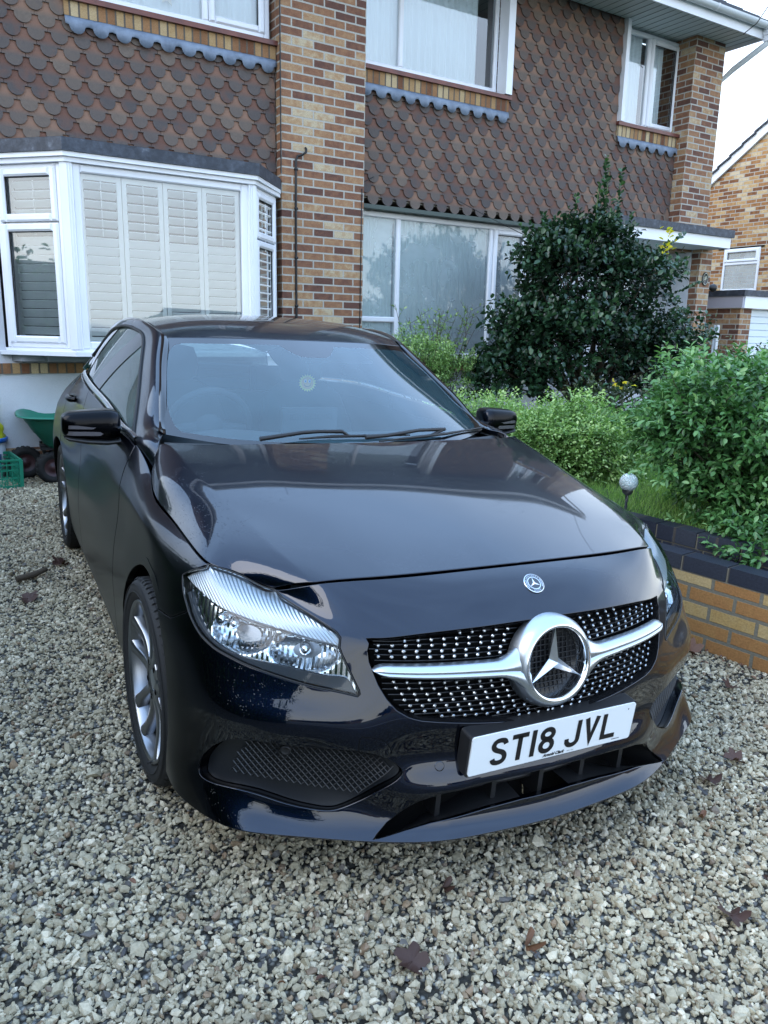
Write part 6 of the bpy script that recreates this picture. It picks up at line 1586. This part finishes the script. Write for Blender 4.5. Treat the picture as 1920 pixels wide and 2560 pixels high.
for a in [(-.47, -.16, .060, .6, .5, 'large dark shrivelled leaf with a long stalk at the bottom centre of the gravel', 0, .2, .1),
          (-.201, -.223, .034, 1.5, 1.6, 'small upright orange-brown leaf to the right of the large dark leaf', 1, 1., 1.1),
          (.335, -.35, .062, 2.6, .8, 'grey-brown pointed leaf lying alone near the right edge of the gravel', 0, .35, .15),
          (-.28, .02, .024, 1.2, 1.6, 'tiny dark curled leaf below the front bumper', 1, .3, .9),
          (.60, -.02, .020, .4, 1.2, 'tiny tan leaf scrap in the right-hand gravel', 1, .9, .2),
          (1.60, .95, .075, .4, .9, 'broad brown leaf heaped against the foot of the brick wall', 0, .8, .25),
          (1.45, .60, .050, 1.9, .8, 'dark brown leaf a step out from the foot of the brick wall', 0, .5, .2),
          (.78, .115, .055, 2.9, .7, 'dark red-brown leaf beside the right end of the bumper lip', 0, .35, .15),
          (.98, .18, .050, 1.0, .8, 'brown leaf near the right edge, level with the bumper lip', 0, .55, .15),
          (-1.13, 2.60, .075, .3, .6, 'flat dark leaf furthest forward on the gravel left of the car', 0, .3, .1),
          (-.94, 3.14, .070, 2.2, .9, 'dark leaf close beside the rear wheel', 0, .25, .2)]: dead_leaf(*a)
rr = np.random.default_rng(21); xa = np.concatenate([rr.uniform(-1.9, 2.2, 150), 1.66-.226*(rr.uniform(0, 2, 60)-1)-np.abs(rr.normal(0, .07, 60))]); ya = np.concatenate([rr.uniform(-.7, 5.6, 150), (1.66-xa[150:])/.226*0+rr.uniform(0, 1.6, 60)]); xa[150:] = 1.64-.226*(ya[150:]-1)-np.abs(rr.normal(0, .08, 60))
k_ = ~((abs(xa) < .85) & (ya > .1) & (ya < 4.2)) & (xa < 1.66-.226*(ya-1)); xa, ya = xa[k_], ya[k_]; n_ = len(xa)
leaves(np.stack([xa, ya, rr.uniform(.014, .024, n_)], 1), np.stack([rr.normal(0, 1, n_), rr.normal(0, 1, n_), rr.uniform(-.1, .4, n_)], 1), .024, .014, M_DEAD, 'leaf_litter', None, 22, fold=.7, label='scraps of brown leaf litter scattered over the gravel', cat='leaf litter', kind='stuff')
b = MB(); b.tube([(-1.17, 2.90, .03), (-1.09, 2.93, .035), (-1.02, 3.0, .04)], [.016, .018, .014], 8); b.build('stick', M_BARK, None, label='short thick brown stick lying on the gravel left of the car', cat='stick')
# planting and houses on the far sides, seen only in reflections
def far_tree(x, y, h, w_, seed, label):
    t = thing('street_tree', label, 'tree', (x, y, 0), group='trees across the road'); b = MB(); b.tube([(0, 0, 0), (.1, 0, h*.4), (0, .1, h*.75)], [.22, .16, .06], 8); b.build('trunk', M_BARK, t)
    P, D, B, S_ = crown([(0, 0, h*.62, w_, w_, h*.36), (w_*.4, .2, h*.5, w_*.7, w_*.7, h*.25)], 700, 4, .3, seed, shell=.3, step=.12); leaves(P, D, .42, .24, M_LDARK, 'crown', t, seed, rv=B)
for k, (x, y, h) in enumerate(((-14, -42, 6), (-4, -46, 7), (7, -44, 6.2), (20, -42, 7.5), (34, -47, 6.5), (-27, -44, 6.5))): far_tree(x, y, h*.45, h*.22, 30+k, 'street tree across the road, number %s from the left behind the camera' % ['two', 'three', 'four', 'five', 'six', 'one'][k])
t = thing('hedge', 'tall dark clipped hedge along the far left side of the drive', 'hedge', (-3.45, 2, 0)); b = MB(); b.box((-.3, -5.2, 0), (.25, 6.5, 1.9)); b.build('hedge_core', mat('hedge_core', (.012, .02, .012), .9), t)
rr = np.random.default_rng(9); n = 9000; P = np.stack([rr.uniform(.2, .42, n), rr.uniform(-5.3, 6.6, n), rr.uniform(.05, 2.05, n)], 1); D = np.stack([rr.uniform(.2, 1, n), rr.normal(0, .6, n), rr.uniform(-.1, .9, n)], 1); leaves(P, D, .09, .05, M_LRT, 'foliage', t, 9, rv=rr.uniform(0, .7, n))
for k, x in enumerate((-22, -8, 7, 21)):
    t = thing('opposite_house', ['first', 'second', 'third', 'fourth'][k]+' house from the left across the road behind the camera', 'house', (x*1.4, -52, 0), group='houses across the road'); b = MB(); b.box((-5, -4, 0), (5, 4, 3.0)); b.build('wall', M_BRICK2, t)
    b = MB(); b.add([(-5.3, -4.4, 2.9), (5.3, -4.4, 2.9), (5.3, 4.4, 2.9), (-5.3, 4.4, 2.9), (-5.3, 0, 4.6), (5.3, 0, 4.6)], [(0, 1, 5, 4), (2, 3, 4, 5), (0, 4, 3), (1, 2, 5), (0, 3, 2, 1)]); b.build('roof', M_ROOFT, t)
# ================================================================ small things
SL = thing('solar_light', 'solar garden light with a crackled glass globe on a steel stake by the wall', 'garden light', (1.635, 1.5, .37))
m = bpy.data.materials.new('crackle_glass'); m.use_nodes = True; nb = NB(m); nb.b.inputs['Base Color'].default_value = (.86, .93, .95, 1); nb.b.inputs['Roughness'].default_value = .04; nb.b.inputs['Transmission Weight'].default_value = .5; nb.b.inputs['IOR'].default_value = 1.25
vo = nb.n('TexVoronoi', Scale=55.); vo.feature = 'DISTANCE_TO_EDGE'; nb.t.links.new(nb.uv(kind='Object'), vo.inputs['Vector']); nb.bump(nb.ramp(vo.outputs['Distance'], [(0, 0), (.12, 1)]), .8, .004); nb.to('Base Color', nb.ramp(vo.outputs['Distance'], [(0, (.95, 1, 1)), (.10, (.55, .66, .68))]))
f = lambda r, a, t: Vector((r*math.cos(a), r*math.sin(a), t))
b = MB(); b.lathe([(.047*math.sin(q), .330+.047*math.cos(q)) for q in np.linspace(.0, math.pi*.86, 20)], f, 32); b.build('globe', m, SL)
b = MB(); b.lathe([(.0, .262), (.012, .264), (.026, .276), (.029, .292), (.029, .300), (.025, .301)], f, 28); b.lathe([(.0, .295), (.024, .297)], f, 24); b.build('cup', mat('brushed_steel', (.30, .30, .29), .3, metal=1.), SL)
b = MB(); b.lathe([(.0065, -.05), (.0065, .23), (.009, .232), (.009, .262)], f, 14); b.build('stake', mat('steel_stake', (.55, .56, .57), .2, metal=1.), SL)
# hanging smiling sun
AF = thing('air_freshener', 'yellow smiling sun ornament hanging inside the windscreen', 'ornament', (0, 1.80, 1.154)); 
fwd = Vector((-1.25, -3.2, .2)).normalized(); Rr, Uu, Nn2 = frame_at(Vector((0, 0, 0)), fwd); g2 = lambda x, y, t: Rr*x+Uu*y+Nn2*t
n = 40; b = MB(); b.prism([((.039 if k % 2 == 0 else .030)*math.cos(k*2*math.pi/n), (.039 if k % 2 == 0 else .030)*math.sin(k*2*math.pi/n)) for k in range(n)], g2, -.001, .001); b.build('rays', mat('sun_yellow', (.80, .72, .08), .6), AF)
disc = lambda b, cx, cy, rx, ry, t, mi=0: b.add([g2(cx+rx*math.cos(a), cy+ry*math.sin(a), t) for a in np.linspace(0, 2*math.pi, 25)[:-1]], [tuple(range(24))], mi)
b = MB(); disc(b, 0, 0, .026, .026, .0016); b.build('face', mat('sun_orange', (.78, .42, .12), .6), AF)
b = MB(); disc(b, -.009, .008, .0055, .0075, .0020, 0); disc(b, .009, .008, .0055, .0075, .0020, 0); disc(b, -.008, .007, .003, .0045, .0023, 1); disc(b, .010, .007, .003, .0045, .0023, 1)
P_ = [g2(.014*math.cos(a), -.004+.012*math.sin(a), .0022) for a in np.linspace(math.pi*1.05, math.pi*1.95, 12)]; b.tube(P_, .0012, 5, 2); b.build('features', [mat('eye_white', (.7, .75, .8), .5), mat('eye_blue', (.03, .10, .30), .5), mat('smile_brown', (.15, .04, .01), .6)], AF)
b = MB(); b.tube([g2(0, .038, 0), g2(0, .095, 0)+Vector((0, -.03, 0))], .0008, 5); b.build('cord', mat('cord_white', (.7, .7, .7), .7), AF)
# wheelbarrow with two tyres
M_GPL = mat('green_plastic', (.02, .17, .115), .4); M_GPL2 = mat('green_crate_plastic', (.012, .19, .11), .38)
WB = thing('garden_cart', 'dark green plastic garden cart on two black tyres by the house wall', 'garden cart', (-.62, 5.62, 0))
b = MB(); V = []
for z, ex_, ey, r_ in ((.30, .20, .16, .08), (.33, .235, .19, .09), (.42, .30, .25, .11), (.425, .31, .257, .11), (.50, .355, .295, .13), (.505, .362, .30, .13), (.565, .40, .335, .14), (.568, .43, .36, .15), (.560, .436, .365, .15), (.575, .425, .352, .15), (.562, .395, .33, .14), (.36, .24, .19, .09), (.34, .0, .0, .0)):
    row = []
    for a in np.linspace(0, 2*math.pi, 41): c_, s_ = math.cos(a), math.sin(a); row.append((ex_*math.copysign(abs(c_)**.55, c_), ey*math.copysign(abs(s_)**.55, s_), z))
    V.append(row)
b.grid(np.array(V)); b.build('tub', M_GPL, WB)
b = MB(); b.tube([(-.24, -.12, .30), (-.20, -.10, .14), (-.20, .25, .14), (-.24, .25, .30)], .012, 8); b.tube([(.24, -.12, .30), (.20, -.10, .14), (.20, .25, .14)], .012, 8); b.tube([(-.26, .02, .135), (.30, .02, .135)], .010, 8); b.tube([(-.26, -.0, .30), (.3, 0, .30)], .012, 8); b.box((-.26, -.15, .285), (.2, .12, .30)); b.build('frame', M_PLAST, WB)
for (wx_, wy_) in ((-.17, -.10), (-.37, .16)):
    w = bpy.data.objects.new('wheel', None); COL.objects.link(w); w.parent = WB; w.location = (wx_, wy_, .135); w.rotation_euler = (0, 0, math.radians(8))
    fy = lambda r, a, t: Vector((r*math.cos(a), t, r*math.sin(a)))
    b = MB(); b.lathe([(.075, -.03), (.10, -.045), (.125, -.038), (.135, -.015), (.135, .015), (.125, .038), (.10, .045), (.075, .03)], fy, 40)
    for k in range(20): a = k*math.pi/10; b.add([fy(.139, a, -.032), fy(.139, a+.15, -.032), fy(.139, a+.15, .032), fy(.139, a, .032), fy(.128, a-.02, -.040), fy(.128, a+.17, -.040), fy(.128, a+.17, .04), fy(.128, a-.02, .04)], [(0,1,2,3), (0,4,5,1), (1,5,6,2), (2,6,7,3), (3,7,4,0)])
    b.build('tyre', M_RUBBER, None).parent = w
    b = MB(); b.lathe([(.080, -.030), (.072, -.026), (.055, -.012), (.03, -.015), (.02, -.03), (0, -.032)], fy, 30); b.build('rim', mat('maroon_rim', (.05, .02, .022), .45), None).parent = w
# crate
CR_ = thing('plastic_crate', 'green plastic lattice crate on the gravel at the left edge', 'crate', (-1.37, 5.52, 0)); Rz = Matrix.Rotation(math.radians(10), 4, 'Z'); b = MB()
x0, x1, y0, y1, h = -.30, .30, -.20, .20, .235; b.box((x0, y0, .0), (x1, y1, .012))
for z in (.012, .075, .14, .185, .215):
    t_ = .012 if z != .215 else .02
    b.box((x0, y0, z), (x1, y0+.006, z+t_)); b.box((x0, y1-.006, z), (x1, y1, z+t_)); b.box((x0, y0+.006, z), (x0+.006, y1-.006, z+t_)); b.box((x1-.006, y0+.006, z), (x1, y1-.006, z+t_))
for k in range(15): x = x0+.04*k+.012; b.box((x, y0-.001, .01), (x+.006, y0+.0061, .215)); b.box((x, y1-.0062, .01), (x+.006, y1+.001, .215))
for k in range(10): y = y0+.04*k+.01; b.box((x1-.0061, y, .01), (x1+.001, y+.006, .215)); b.box((x0-.001, y, .01), (x0+.0061, y+.006, .215))
b.box((x0-.008, y0-.008, .222), (x1+.008, y0+.0, .235)); b.box((x1, y0, .222), (x1+.008, y1+.008, .235)); b.box((x0-.008, y1, .222), (x1, y1+.008, .235))
for (cx, cy) in ((x0, y0), (x1, y0), (x1, y1), (x0, y1)): b.box((cx-.014, cy-.014, 0), (cx+.014, cy+.014, .225))
xf(b, Rz); b.build('lattice', M_GPL2, CR_)
BK = thing('bucket', 'white tub with a blue rim standing behind the green crate', 'bucket', (-1.29, 5.84, 0)); f = lambda r, a, t: Vector((r*math.cos(a), r*math.sin(a), t))
b = MB(); b.lathe([(0, .0), (.14, .0), (.165, .32), (.158, .32), (.13, .02), (0, .02)], f, 32); b.build('tub', mat('bucket_white', (.62, .66, .72), .4), BK)
b = MB(); b.lathe([(.166, .312), (.178, .315), (.180, .345), (.166, .350), (.158, .33)], f, 32, closed=True); b.build('rim', mat('bucket_blue', (.02, .12, .45), .35), BK)
b = MB(); b.lathe([(.1585, .10), (.1655, .22)], lambda r, a, t: Vector(((r+.0)*math.cos(-math.pi/2+.9*(a-math.pi)/math.pi), r*math.sin(-math.pi/2+.9*(a-math.pi)/math.pi), t)), 24); b.build('label_band', mat('bucket_print', (.05, .12, .30), .4), BK)
b = MB(); V = []; rr = np.random.default_rng(4)
for i, z in enumerate(np.linspace(.33, .80, 18)):
    q = i/17; R_ = .150*(1-.35*q**2)+.008*math.sin(i*2.1); row = []
    for k, a in enumerate(np.linspace(0, 2*math.pi, 37)): w_ = 1+.06*math.sin(5*a+i*.7)+.04*math.sin(11*a-i); row.append(((R_*w_)*math.cos(a)-.05*q, R_*.62*w_*math.sin(a), z+.02*math.sin(3*a)*q))
    V.append(row)
V.append([(-.05, 0, .80)]*37); b.grid(np.array(V)); b.box((.02, -.125, .66), (.075, -.10, .68), 1); b.box((.03, -.135, .42), (.10, -.115, .50), 1)
o = b.build('garden_sack', [mat('sack_yellow', (.62, .62, .03), .5), mat('sack_print', (.03, .05, .03), .5)], None, label='bright yellow crumpled plastic sack standing in the blue-rimmed tub', cat='sack'); o.location = (-1.29, 5.84, 0)
